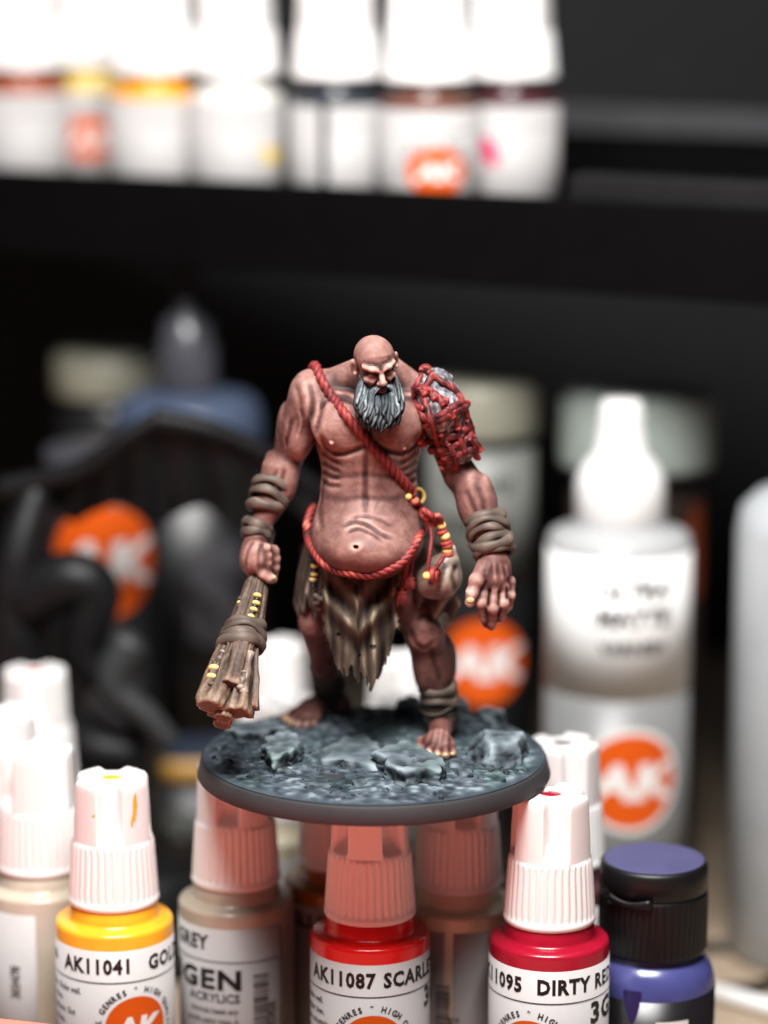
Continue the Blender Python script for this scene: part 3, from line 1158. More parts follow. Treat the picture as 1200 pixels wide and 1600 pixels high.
t, l1 = on_shelf(34, 30, 'brown', 'white-capped bottle with a brown collar, leftmost on the shelf', cap_rot=0.3, span=(-2.0, 2.6))
t, l2 = on_shelf(142, 52, 'pale_yellow', 'white-capped bottle with a yellow collar and orange logo on the shelf', cap_rot=0.1)
logo(0.02, 31, l2, r=8.2)
t, l3 = on_shelf(240, 28, 'orange', 'white-capped bottle with an orange collar on the shelf', cap_rot=0.6)
t, l4 = on_shelf(368, 28, 'white', 'all-white bottle with a small yellow mark on the shelf', cap_rot=0.3)
wrap(*disc2(3.4, 20), LR, 0.85, 30, 'printed_mark', CM['pale_yellow'], l4)
t, l5 = on_shelf(526, 30, 'charcoal', 'white-capped bottle with a charcoal collar on the shelf', cap_rot=0.2, span=(-0.18, 2.7))
link(label_mesh(-3.0, -0.36), t, 'label')
t, l6 = on_shelf(670, 28, 'umber', 'white-capped bottle with a reddish brown collar and orange logo on the shelf', cap_rot=0.4)
logo(0.16, 28, l6, r=8.2)
t, l7 = on_shelf(800, 52, 'maroon', 'white-capped bottle with a dark collar and magenta mark, rightmost on the shelf', cap_rot=0.3)
M['magenta'] = plain('magenta_ink', srgb(206, 40, 96), rough=0.5)
v_, t_ = disc2(4.2, 24)
wrap(v_ * np.array([0.55, 1.3]), t_, LR, -0.5, 33, 'printed_mark', M['magenta'], l7, rot=0.3)
for lb_, th_ in ((l1, -0.1), (l2, 0.1), (l3, 0.1), (l4, 0.1), (l5, 0.5), (l6, -0.1), (l7, 0.2)):
    rule(-0.15, 1.2, 41.6, lb_)

# ---- purple bottle with black flip cap
pc = P(1022, 1341, 0.0)
cap_r = 85 * depth(pc) / FPX
pb = tag(emptyo('flip_top_bottle', (pc[0], pc[1], TABLE_Z)), 'blue-violet paint bottle with a black flip cap and violet paint on its lid', 'bottle')
zt = pc[2] - TABLE_Z
b = MB()
rbb = 99 * (depth(pc) + 2) / FPX
zs_ = zt - 20
b.lathe([(rbb - 1, 0), (rbb, 1), (rbb, zs_ - 8), (rbb - 0.15, zs_ - 6), (rbb - 0.8, zs_ - 3.6), (rbb - 2.2, zs_ - 1.6), (rbb - 4, zs_ - 0.4), (cap_r - 1.2, zs_ + 0.4), (cap_r - 1.2, zs_ + 2)], n=72)
b.build('bottle', CM['blue_violet'], pb)
b = MB()


def ribs(r, z, th):
    return np.where((z < zt - 7.5) & (z > zs_ + 1.2), r * (1 + 0.008 * np.sign(np.sin(th * 50))), r)


b.lathe([(cap_r - 0.4, zs_ + 0.3), (cap_r, zs_ + 0.9), (cap_r, zs_ + 1.3), (cap_r, zt - 7.6), (cap_r, zt - 7.4), (cap_r - 0.02, zt - 6.5), (cap_r - 0.3, zt - 6.3), (cap_r - 0.3, zt - 6.1), (cap_r, zt - 5.9), (cap_r - 0.1, zt - 0.8), (cap_r - 0.5, zt - 0.2), (cap_r - 0.9, zt)], n=300, rf=ribs)
capo = b.build('flip_cap', M['black_plastic'], pb)
b = MB()
b.lathe([(cap_r - 1.0, zt + 0.02), (cap_r - 1.6, zt + 0.16), (cap_r - 4, zt + 0.22)], n=60, close_bot=False)
b.build('dried_paint', paint_mat('violet_dried_paint', srgb(66, 65, 102), rough=0.6, bump=0.3, bscale=160), capo)
b = MB()
for a0, a1 in ((-0.95, -0.15),):
    aa = np.linspace(a0, a1, 14)
    hh = 1.2 + 0.9 * np.abs(np.linspace(-1, 1, 14)) ** 1.5
    for i, (a, h_) in enumerate(zip(aa, hh)):
        pass
    pts = np.stack([(cap_r + 0.5) * np.sin(aa), -(cap_r + 0.5) * np.cos(aa), zt - 6.6 - 0.3 * np.cos(np.linspace(-2.2, 2.2, 14))], 1)
    b.tube(pts, hh * 0.72, n=8, flat=0.6)
b.build('thumb_tab', M['black_plastic'], capo)
M['black_label'] = plain('black_label_film', srgb(22, 19, 22), rough=0.3, noise=0.05)
pl = link(label_mesh(-2.9, 2.9, 3.0, zs_ - 7.6, rbb, M['black_label'], 'black'), pb, 'label')
LRp = rbb + 0.09
# white rounded emblem letter
ro = merge2([rect2(-2.3, -0.9, -4.5, 3.2, 2), rect2(0.9, 2.3, -4.5, 3.2, 2), rect2(-2.3, 2.3, 1.9, 3.2, 4)])
bigv = np.concatenate([ro[0]]) * np.array([1.6, 1.6])
wrap(bigv, ro[1], LRp, math.radians(14), zs_ - 17, 'emblem', M['logo_white'], pl, lift=0.08)
wrap(*glyphs('U', 8.5, 0.06, 1.1), LRp, math.radians(64), zs_ - 24, 'lettering', M['logo_white'], pl, lift=0.08)
for i_, s_ in enumerate(('Contains', 'ASTM D', 'Munsell')):
    v_, t_ = glyphs(s_, 1.3, 0.01, 0.9)
    wrap(v_, t_, LRp, math.radians(-33 - 9 * i_), zs_ - 19, 'lettering', M['logo_white'], pl, rot=-math.pi / 2)
b = MB()
aa = np.linspace(-0.55, -0.25, 12)
rp = rbb + 0.12
drip = [(rp * math.sin(a), -rp * math.cos(a), zs_ - 5.5 - 7 * math.sin((a + 0.55) / 0.30 * math.pi) ** 0.7) for a in aa]
dt = [(rp * math.sin(a), -rp * math.cos(a), zs_ - 5.2) for a in aa]
b.add(np.array(drip + dt), np.array([[i, i + 1, 12 + i + 1, 12 + i] for i in range(11)]))
b.build('paint_drip', paint_mat('violet_drip', srgb(44, 36, 84)), pl)


# ------------------------------------------------------------------ things further back (out of focus)
def turned(name, loc, parts, label, cat, group=None):
    """parts: (name, profile, material)"""
    t = tag(emptyo(name, (loc[0], loc[1], TABLE_Z)), label, cat, group)
    out = {}
    for nm, prof, m in parts:
        b = MB()
        b.lathe(prof, n=64)
        out[nm] = b.build(nm, m, t)
    return t, out


def zpx(py, Y):
    return P(600, py, Y)[2] - TABLE_Z


# big white dropper bottle
dY = 118.0
q = P(967, 900, dY)
rw = 113 * depth(q) / FPX
z0, z1, z2 = 0, zpx(824, dY), zpx(625, dY)
M['satin_white'] = plain('satin_white_plastic', (0.80, 0.80, 0.79, 1), rough=0.35, noise=0.01)
M['clear_grey'] = plain('milky_grey_bottle', srgb(168, 170, 171), rough=0.25, noise=0.03)
zl0, zl1 = zpx(1096, dY - rw), z1 - 4.5
t, o = turned('dropper_bottle', q, [
    ('bottle', [(rw - 2, 0), (rw, 2), (rw, z1 - 3.4), (rw - 0.9, z1 - 1.2), (rw - 3, z1 - 0.2), (12, z1 + 0.6), (11, z1 + 1.5)], M['clear_grey']),
    ('cap', [(10.6, z1 + 1.0), (11.3, z1 + 1.6), (11.3, zpx(752, dY)), (10.6, zpx(738, dY)), (8.8, zpx(720, dY)), (6.6, zpx(704, dY)), (6.0, zpx(664, dY)), (5.4, zpx(638, dY)), (4.6, z2)], M['satin_white'])],
    'large milky dropper bottle with a white stepped nozzle cap behind the figure on the right', 'bottle')
for c_ in o.values():
    pass
lab = link(label_mesh(-2.6, 2.6, zl0, zl1, rw, M['satin_white'], 'wl'), t, 'label')
for i_, s_ in enumerate(('ULTRA', 'MATTE', 'VARNISH')):
    v_, t_ = glyphs(s_, 4.4 if i_ < 2 else 3.0, 0.05, 1.0)
    wrap(v_, t_, rw + 0.1, 0.14, zl0 + 26 - 7 * i_, 'lettering', M['grey_ink'], lab, lift=0.1)
M['mid_grey_label'] = plain('grey_label_film', srgb(118, 119, 119), rough=0.4)
lab2 = link(label_mesh(-2.6, 2.6, 2, zl0 - 1, rw, M['mid_grey_label'], 'gl'), t, 'label')
zlog = zpx(1222, dY - rw)
wrap(*disc2(13.6, 48), rw + 0.1, 0.14, zlog, 'logo_ring', M['logo_white'], lab2, lift=0.05)
logo(0.14, zlog, lab2, r=12.2, ring=False, Rc=rw + 0.16)

# milky bottle cut by the right edge
q = P(1276, 1000, 118)
zt_ = zpx(792, 100)
t, o = turned('squeeze_bottle', q, [
    ('bottle', [(19, 0), (21, 2), (21, zt_ - 10), (20, zt_ - 4), (16, zt_), (9, zt_ + 3), (8, zt_ + 6)], plain('milky_white_bottle', srgb(172, 176, 179), rough=0.3)),
    ('cap', [(10, zt_ + 5), (10, zt_ + 18), (6, zt_ + 22), (3, zt_ + 40)], M['satin_white'])], 'milky white squeeze bottle cut by the right picture edge', 'bottle')

# dark bottle with cream lid and orange logo, behind the hanging hand
M['dark_label'] = plain('near_black_label', srgb(24, 24, 26), rough=0.4)
M['cream_lid'] = plain('cream_lid_plastic', srgb(140, 139, 124), rough=0.4)
M['pale_label'] = plain('pale_grey_label', srgb(116, 118, 114), rough=0.4)
jY = 168.0
q = P(752, 900, jY)
rj = 86 * depth(q) / FPX
zt_ = zpx(590, jY)
t, o = turned('paint_jar', q, [
    ('jar', [(rj - 2, 0), (rj, 2), (rj, zt_ - 22), (rj - 3, zt_ - 17), (rj - 4, zt_ - 15)], M['dark_label']),
    ('lid', [(rj + 0.4, zt_ - 15), (rj + 1, zt_ - 14), (rj + 1, zt_ - 2), (rj, zt_ - 0.4), (rj - 2, zt_)], M['cream_lid'])], 'dark jar with a cream lid and round orange logo behind the hanging hand', 'jar')
lab = link(label_mesh(-1.7, 1.2, zpx(895, jY), zpx(690, jY), rj, M['pale_label'], 'pj'), t, 'label')
for i_ in range(2):
    wrap(*blurred_words(19, 5.0, i_), rj + 0.1, -0.1, zpx(760 + 60 * i_, jY), 'lettering', M['dark_label'], lab, lift=0.1)
logo(0.02, zpx(1036, jY - rj), o['jar'], r=68 * depth(q) / FPX, ring=False, Rc=rj + 0.1)

# jar with pale glass lid behind the dropper bottle
M['glass_lid'] = plain('pale_green_lid', srgb(158, 168, 162), rough=0.3)
M['brown_dark'] = plain('dark_brown_liquid', srgb(44, 34, 30), rough=0.3)
q = P(992, 900, 160)
rj2 = 118 * depth(q) / FPX
zt_ = zpx(604, 160)
t, o = turned('paint_jar', q, [
    ('jar', [(rj2 - 4, 0), (rj2 - 2, 2), (rj2 - 2, zt_ - 28), (rj2 - 5, zt_ - 24), (rj2 - 5, zt_ - 20)], M['brown_dark']),
    ('lid', [(rj2, zt_ - 21), (rj2 + 0.6, zt_ - 19), (rj2 + 0.6, zt_ - 4), (rj2 - 1, zt_ - 1), (rj2 - 3, zt_)], M['glass_lid'])], 'dark brown jar with a pale greenish lid behind the white dropper bottle', 'jar')
v_, t_ = disc2(9, 30)
wrap(v_ * np.array([0.7, 1.5]), t_, rj2 - 1.9, 1.0, zpx(860, 150), 'printed_mark', plain('dull_orange_ink', srgb(130, 58, 28), rough=0.5), o['jar'])

# left: blue bottle with black nozzle cap
M['slate_blue'] = plain('slate_blue_plastic', srgb(66, 77, 98), rough=0.35)
M['shiny_black'] = plain('glossy_black_plastic', srgb(64, 64, 70), rough=0.28, noise=0.05)
bY = 190.0
q = P(298, 900, bY)
rl = 116 * depth(q) / FPX
zsh = zpx(612, bY)
zc_ = zpx(418, bY)
t, o = turned('dropper_bottle', q, [
    ('bottle', [(rl - 2, 0), (rl, 2), (rl, zsh - 9), (rl - 0.8, zsh - 4), (rl - 3, zsh - 1.2), (rl - 7, zsh), (9, zsh + 0.6)], M['slate_blue']),
    ('cap', [(8.0, zsh + 0.5), (8.4, zsh + 2), (8.2, zsh + 13), (7.2, zsh + 15), (6.8, zsh + 20), (3.6, zsh + 22), (3.2, zc_ - 1), (2.6, zc_)], M['shiny_black'])],
    'slate blue dropper bottle with a black nozzle cap on the left behind the black wings', 'bottle')
lab = link(label_mesh(-2.7, 2.7, zpx(1150, bY - rl), zsh - 15, rl, M['dark_label'], 'bl'), t, 'label')
M['ochre'] = plain('ochre_band', srgb(176, 132, 56), rough=0.4)
lab3 = link(label_mesh(-2.7, 2.7, zpx(1228, bY - rl), zpx(1190, bY - rl), rl + 0.02, M['ochre'], 'oc'), t, 'band')
M['dim_print'] = plain('grey_print', srgb(62, 61, 65), rough=0.5)
wrap(*glyphs('S', 26, 0.06, 0.9), rl + 0.1, 0.42, zpx(1000, bY - rl), 'lettering', M['dim_print'], lab, lift=0.1)
lab4 = link(label_mesh(-2.7, 2.7, 2, zpx(1236, bY - rl), rl, M['dark_label'], 'bl2'), t, 'label')
for i_ in range(2):
    wrap(*blurred_words(20, 7.0, 5 + i_), rl + 0.1, -0.1, zpx(1310 + 90 * i_, bY - rl), 'lettering', M['pale_label'], lab4, lift=0.1)

# cream lidded jar further left
q = P(180, 900, 235)
zt_ = zpx(545, 235)
t, o = turned('paint_jar', q, [
    ('jar', [(15, 0), (16, 2), (16, zt_ - 18), (14, zt_ - 13)], M['dark_label']),
    ('lid', [(16, zt_ - 13), (16.8, zt_ - 12), (16.6, zt_ - 2), (15, zt_)], M['cream_lid'])], 'jar with a dim cream lid at the back left', 'jar')
# bottle with an orange logo behind the wing
q = P(160, 900, 160)
rk = 90 * depth(q) / FPX
t, o = turned('paint_jar', q, [
    ('jar', [(rk - 2, 0), (rk, 2), (rk, zpx(745, 160)), (rk - 3, zpx(735, 160))], M['dark_label']),
    ('lid', [(rk - 1, zpx(736, 160)), (rk - 0.4, zpx(734, 160)), (rk - 0.6, zpx(700, 160)), (rk - 2, zpx(696, 160))], M['shiny_black'])],
    'dark jar with an orange logo half hidden by the black wing', 'jar')
logo(0.14, zpx(880, 160 - rk), o['jar'], r=88 * depth(q) / FPX, ring=False, Rc=rk + 0.1)
wrap(*glyphs('AK', 9, 0.04, 1.0), rk + 0.1, 0.25, zpx(1120, 160 - rk), 'lettering', M['dim_print'], o['jar'], lift=0.1)
# black winged model in front of them
M['primer'] = plain('black_primer', srgb(14, 14, 16), rough=0.5, spec=0.25, noise=0.15, bump=0.15, bscale=300)
wY = 112.0
root = P(215, 1150, wY)
wm = tag(emptyo('winged_model', (root[0], root[1], TABLE_Z)), 'black primed model with spread bat wings, out of focus at the left', 'model')
woff = -np.array([root[0], root[1], TABLE_Z])


def post_w(V):
    return V + woff


for pts, fing in (([(0, 765, wY + 6), (120, 735, wY + 2), (190, 688, wY), (240, 655, wY)], [(0, 980, wY + 10), (60, 905, wY + 6), (140, 800, wY + 4)]),
                  ([(240, 655, wY), (330, 672, wY + 2), (420, 712, wY + 5), (505, 770, wY + 8)], [(300, 800, wY + 4), (400, 850, wY + 8), (500, 880, wY + 12)])):
    b = MB()
    top = SP(*pts, n=30)
    b.tube(top, np.linspace(3.2, 2.0, 30), n=10)
    b.build('wing_bone', M['primer'], wm, post=post_w)
    # membrane: hangs from the bone, scalloped lower edge
    n, m = 30, 10
    low = []
    for i in range(n):
        px = pts[0][0] + (pts[-1][0] - pts[0][0]) * i / (n - 1)
        base_py = 820 - 30 * abs(math.sin(i / (n - 1) * math.pi * 2.0)) if pts[0][0] < 100 else 838 - 46 * abs(math.sin(i / (n - 1) * math.pi * 2))
        low.append(P(px, base_py, wY + 8))
    low = np.array(low)
    V = np.array([[top[i] * (1 - k / (m - 1)) + low[i] * (k / (m - 1)) + np.array([0, 2.0 * math.sin(i * 0.9) * k / (m - 1), 0]) for k in range(m)] for i in range(n)]).reshape(-1, 3)
    I = np.arange(n - 1)[:, None] * m + np.arange(m - 1)
    F = np.stack([I, I + m, I + m + 1, I + 1], -1).reshape(-1, 4)
    b = MB()
    b.add(V, F)
    b.add(V + np.array([0, 0.9, 0]), F[:, ::-1])
    b.build('wing_membrane', M['primer'], wm, post=post_w)
b = MB()
b.tube(SP((60, 760, wY + 6), (30, 860, wY), (18, 960, wY), (40, 1090, wY + 2), n=24), np.linspace(4, 9, 24), n=12)
b.tube(SP((40, 1080, wY), (120, 1160, wY), (210, 1180, wY), n=16), np.linspace(9, 5, 16), n=12)
b.tube(SP((40, 940, wY), (110, 905, wY - 3), (150, 930, wY - 3), (130, 1010, wY - 3), (160, 1060, wY - 3), n=24), np.linspace(8, 5, 24), n=12)
b.build('torso', M['primer'], wm, post=post_w)
b = MB()
b.tube(SP((205, 1000, wY - 4), (175, 1070, wY - 6), (230, 1120, wY - 6), (265, 1160, wY - 6), n=20), np.linspace(5, 3, 20), n=10)
b.build('limb', plain('grey_drybrush', srgb(40, 42, 43), rough=0.55), wm, post=post_w)
q = P(215, 1330, wY)
b = MB()
b.lathe([(18.5, 0), (19.5, 1), (18, 26), (16.5, 27)], n=48)
b.build('stand', M['primer'], wm)
b = MB()
b.tube([(0, 0, 26), (0, 0, 70)], 2.4, n=10)
b.build('support_rod', M['primer'], wm)

# table-top bits at the lower right
b = MB()
b.tube([G(1110, 1548, TABLE_Z + 2.2), G(1300, 1600, TABLE_Z + 2.2)], 2.2, n=14)
tag(b.build('white_stick', M['satin_white']), 'white plastic stick lying on the tan table at the lower right', 'stick')
b = MB()
th = np.linspace(0, 2 * math.pi, 60, endpoint=False)
c0 = G(1128, 1512, TABLE_Z + 1.6)
b.tube(np.stack([c0[0] + 15 * np.cos(th), c0[1] + 15 * np.sin(th), np.full(60, TABLE_Z + 1.6)], 1), 1.6, n=8, closed=True, up=(0, 0, 1))
tag(b.build('cable_loop', M['black_plastic']), 'black cable looped on the tan table at the lower right', 'cable')

# red box in front of the bottles, only its far corner edge shows at the lower left
RZT = P(0, 1589, -28)[2]
e0, e1 = G(0, 1589, RZT), G(110, 1601, RZT)
yaw = math.atan2(e1[1] - e0[1], e1[0] - e0[0])
b = MB()
b.box((e0[0] - 130, e0[1] - 240, TABLE_Z + 0.2), (e0[0] + 190, e0[1], RZT), rotz=yaw, piv=e0, bev=0.8)
red = b.build('red_box', M['red'], smooth=False)
tag(red, 'bright red box in front of the bottles at the lower left corner', 'box')

# ================================================================== THE PAINTED MODEL
mini = tag(emptyo('figurine', (0, 0, -4)), 'hand painted bald bearded giant figurine with a club on a round rocky base', 'figurine')
LIFT = Vector((0, 0, 4 * MM))


def part(o):
    """a direct part of the figurine"""
    o.parent = mini
    o.location = LIFT
    return o


# ------------------------------------------------------------------ base
base_b = MB()
base_b.lathe([(36.0, -4.0), (37.4, -3.95), (37.62, -3.7), (36.75, -0.5), (36.5, -0.15), (36.1, -0.08)], n=160)
base = part(base_b.build('base', M['rim']))


def gz(x, y):
    p = np.stack([np.asarray(x, float), np.asarray(y, float), np.zeros_like(np.asarray(x, float))], -1)
    r = np.hypot(p[..., 0], p[..., 1])
    z = 0.75 * fbm(p * 0.13, 3) + 0.22 * np.maximum(fbm(p * 0.30 + 9, 3), 0.02) + 0.06 * fbm(p * 1.1 + 3, 3)
    edge = np.clip((36.3 - r) / 3.5, 0, 1)
    return 0.12 + (z + 0.25) * (edge * edge * (3 - 2 * edge))


nr, na = 150, 560
rs = np.linspace(0, 36.3, nr)
th = np.linspace(0, 2 * math.pi, na, endpoint=False)
X = rs[:, None] * np.cos(th)
Y_ = rs[:, None] * np.sin(th)
V = np.stack([X, Y_, gz(X, Y_)], -1).reshape(-1, 3)
a = np.arange(nr - 1)[:, None] * na
j = np.arange(na)
bq = (j + 1) % na
F = np.stack([a + j, a + na + j, a + na + bq, a + bq], -1).reshape(-1, 4)
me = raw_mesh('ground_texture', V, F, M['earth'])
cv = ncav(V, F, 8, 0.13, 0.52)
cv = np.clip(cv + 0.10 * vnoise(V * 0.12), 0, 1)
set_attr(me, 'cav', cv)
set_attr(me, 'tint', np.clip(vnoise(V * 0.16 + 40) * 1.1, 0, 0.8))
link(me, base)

ICO = {}


def ico(n):
    if n not in ICO:
        import bmesh
        bm = bmesh.new()
        bmesh.ops.create_icosphere(bm, subdivisions=n, radius=1.0)
        V = np.array([v.co[:] for v in bm.verts])
        F = np.array([[v.index for v in f.verts] for f in bm.faces])
        bm.free()
        ICO[n] = (V, F)
    return ICO[n]


def rock_mesh(c, sx, sy, sz, seed, sub=5, slab=0.0, rotz=0.0, tintv=0.2, nplanes=15, name='rock', rough=1.0, tilt=(0, 0)):
    r_ = np.random.default_rng(seed)
    D, F = ico(sub)
    nrm = r_.normal(size=(nplanes, 3))
    nrm[:, 2] = np.abs(nrm[:, 2]) * (0.22 if slab else 0.6)
    nrm /= np.linalg.norm(nrm, axis=1, keepdims=True)
    hs = r_.uniform(0.72, 1.0, nplanes)
    top = np.array([[tilt[0], tilt[1], 1.0]])
    nrm = np.concatenate([nrm, top / np.linalg.norm(top)])
    hs = np.append(hs, 0.62 if slab else 0.8)
    dots = D @ nrm.T
    rr = np.min(np.where(dots > 0.05, hs / np.maximum(dots, 0.05), 9), axis=1)
    rr = np.minimum(rr, 1.35 if slab else 1.12)
    sc = np.array([sx, sy, sz])
    V = D * rr[:, None]
    V = V * sc
    nz_ = fbm(V * 0.55 + seed * 3.1, 4)
    crag = np.abs(fbm(V * np.array([0.6, 0.6, 0.9]) + seed * 7.7, 4)) * np.where(D[:, 2] > 0.5, 0.5, 1.6 if slab else 1.0)
    V = V + D * (nz_ * 0.42 - crag * 0.75)[:, None] * rough * min(sc) * 0.28
    cz, s_ = math.cos(rotz), math.sin(rotz)
    if slab:
        an_ = np.arctan2(D[:, 1], D[:, 0])
        ca = np.stack([np.cos(an_) * 1.3, np.sin(an_) * 1.3, np.full(len(an_), seed * 1.7)], 1)
        V[:, :2] *= (1 + 0.34 * fbm(ca, 2) + 0.16 * vnoise(ca * 4))[:, None]
        V[:, 2] += 0.10 * sz * fbm(V * 0.35 + seed, 3) * (D[:, 2] > 0)
    V = V @ np.array([[cz, -s_, 0], [s_, cz, 0], [0, 0, 1]]).T + np.asarray(c)
    me = raw_mesh(name, V, F, M['rock'])
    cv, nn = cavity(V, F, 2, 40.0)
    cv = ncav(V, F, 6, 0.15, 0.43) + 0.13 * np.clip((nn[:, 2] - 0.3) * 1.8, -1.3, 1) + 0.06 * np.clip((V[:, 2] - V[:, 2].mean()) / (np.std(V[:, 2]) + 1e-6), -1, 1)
    # zenithal drybrush: top light and side shade in the colour, plus stipple
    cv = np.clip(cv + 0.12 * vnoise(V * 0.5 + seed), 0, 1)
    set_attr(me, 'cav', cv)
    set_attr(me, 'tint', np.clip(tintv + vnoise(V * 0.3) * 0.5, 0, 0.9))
    return link(me, base)


def rock(px, py, w, dpx, h, seed, zc=None, **kw):
    """px,py: centre of its footprint; w px wide; dpx px deep on the ground as seen; h mm high"""
    g = G(px, py, 0)
    dep = dpx / (7.45 * 0.287) / 2
    rock_mesh((g[0], g[1], 0.1), w / 7.45 / 2, dep, h / 0.62 if kw.get('slab') else h, seed, **kw)
    return g


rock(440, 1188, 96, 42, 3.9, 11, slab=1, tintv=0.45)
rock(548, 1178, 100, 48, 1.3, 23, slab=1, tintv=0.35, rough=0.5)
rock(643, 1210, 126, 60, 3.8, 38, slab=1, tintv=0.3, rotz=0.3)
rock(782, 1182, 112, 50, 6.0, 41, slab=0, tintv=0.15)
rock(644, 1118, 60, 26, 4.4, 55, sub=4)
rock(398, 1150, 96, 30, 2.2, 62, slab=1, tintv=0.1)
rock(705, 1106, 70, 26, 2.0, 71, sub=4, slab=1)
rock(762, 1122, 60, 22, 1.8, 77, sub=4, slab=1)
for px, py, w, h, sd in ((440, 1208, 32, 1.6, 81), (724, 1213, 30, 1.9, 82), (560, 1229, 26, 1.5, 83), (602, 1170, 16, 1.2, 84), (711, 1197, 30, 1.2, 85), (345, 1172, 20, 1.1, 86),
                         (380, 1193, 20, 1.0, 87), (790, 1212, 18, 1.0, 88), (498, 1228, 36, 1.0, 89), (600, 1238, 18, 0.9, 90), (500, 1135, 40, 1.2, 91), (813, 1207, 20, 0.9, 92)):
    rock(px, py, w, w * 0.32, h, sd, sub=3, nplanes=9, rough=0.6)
# loose grit
pb_ = MB()
D3, F3 = ico(1)
r_ = np.random.default_rng(5)
allv = []
for i in range(460):
    rr, aa = 34.8 * math.sqrt(r_.random()), r_.random() * 2 * math.pi
    x, y = rr * math.cos(aa), rr * math.sin(aa)
    if vnoise(np.array([x * 0.1, y * 0.1, 4.0])) < -0.1:
        continue
    s = 0.14 + 0.62 * r_.random() ** 3
    Vq = D3 * s * r_.uniform(0.7, 1.2, 3) * (1 + 0.25 * r_.normal(size=(len(D3), 1))) + np.array([x, y, float(gz(x, y)) + s * 0.3])
    pb_.add(Vq, F3)
grit = pb_.build('gravel', M['rock'], base, smooth=False)
set_attr(grit.data, 'cav', np.clip(0.36 + 0.07 * vnoise(np.concatenate(pb_.V) * 2.0), 0, 1))
set_attr(grit.data, 'tint', np.full(pb_.n, 0.2))
grit['kind'] = 'stuff'

# ------------------------------------------------------------------ body, sculpted as one skin
S = Sdf((-33, -18, -0.6), (32, 42, 93), 0.25)


def pc_(*q):
    return P(*q)


def rc(a, b, ra, rb, k=1.4):
    S.cone(P(*a), P(*b), R(ra), R(rb), k)


def el(c, rx, rz, ry, k=1.6, rot=None):
    S.ell(P(*c), (R(rx), ry, R(rz)), k, rot)


# torso
el((572, 878, 15), 76, 55, 9.0, 2)
el((574, 830, 8), 88, 76, 12.4, 3)
el((574, 848, 4.0), 84, 53, 12.4, 2.5)
el((577, 765, 9), 77, 80, 9.0, 2.5)
el((577, 690, 9.5), 82, 84, 9.6, 2.5)
rc((496, 628, 10), (656, 632, 9.5), 32, 32, 2.5)
el((577, 622, 16), 84, 44, 8.5, 2.5)
rc((494, 606, 11), (558, 584, 9), 20, 24, 2)
rc((654, 608, 11), (612, 582, 9), 20, 24, 2)
rc((584, 612, 9), (586, 566, 4), 30, 29, 2)
# chest
el((532, 665, 3.4), 46, 40, 4.4, 3)
el((618, 663, 3.4), 43, 40, 4.2, 3)
# arms
el((484, 622, 10), 33, 44, 5.6, 3)
rc((478, 640, 11), (450, 716, 13), 31, 24)
el((466, 678, 9.2), 21, 40, 3.2, 2.6)
el((448, 668, 14), 15, 40, 3.4, 2.4)
rc((428, 716, 14), (432, 724, 14), 13, 14, 1.0)
rc((436, 735, 12), (420, 790, 9.5), 28, 22)
rc((420, 790, 9.5), (401, 838, 6.5), 21, 16)
el((446, 748, 11), 18, 36, 3.0, 2.4)
el((686, 628, 9), 34, 44, 5.6, 1.4)
rc((682, 640, 9), (716, 742, 9), 32, 24)
rc((722, 742, 9), (746, 788, 6), 25, 27)
rc((746, 788, 6), (770, 866, 1.5), 26, 22)
el((757, 782, 6), 13, 40, 3.2, 2.6)
el((734, 778, 5.4), 15, 40, 2.8, 2.6)
# legs
rc((528, 905, 16), (494, 972, 14), 44, 28, 2)
rc((489, 972, 13), (489, 978, 13), 21, 20, 1)
rc((494, 985, 15.5), (516, 1078, 31.5), 25, 17, 1.2)
el((510, 1022, 24), 27, 44, 4.4, 1.4)
rc((622, 905, 15), (662, 985, 9), 44, 29, 2)
rc((660, 980, 6.3), (661, 993, 6.2), 16, 15, 2)
el((664, 998, 8), 28, 24, 3.8, 2)
rc((666, 1000, 9.5), (690, 1128, 12.5), 28, 20, 1.4)
el((690, 1034, 14.5), 25, 50, 4.6, 2.4)
el((662, 1036, 9.0), 16, 44, 2.6, 2.2)
# front foot (on the right)
def foot(an, heel, mid, toes, ra):
    S.cone(an, heel, ra, 2.5, 1.2)
    S.cone(an, mid, ra, 2.0, 1.8)
    for tx, ty, tr in toes:
        tp = G(tx, ty, 1.0)
        kb = tp + (an - tp) * np.array([0.2, 0.2, 0]) + np.array([0, 0, 0.7])
        S.cone(mid, kb, 2.0, tr * 1.3, 1.5)
        S.cone(kb, tp, tr * 1.12, tr, 0.3)
        S.ell(tp + np.array([0, 0, tr * 0.05]), (tr * 1.12, tr * 1.15, tr), 0.25)


an = P(690, 1126, 12.5)
foot(an, np.array([an[0] + 1.0, an[1] + 2.5, 2.6]), G(685, 1160, 2.2), [(655, 1171, 1.2), (671, 1177, 1.0), (684, 1180, 0.95), (696, 1181, 0.9), (707, 1178, 0.85)], R(20))
an2 = P(516, 1082, 32)
an2[2] = max(an2[2], 5.0)
foot(an2, G(534, 1100, 2.4), G(486, 1110, 2.1), [(447, 1124, 1.2), (455, 1130, 0.95), (466, 1133, 0.9), (478, 1133, 0.85), (489, 1131, 0.8)], R(17))
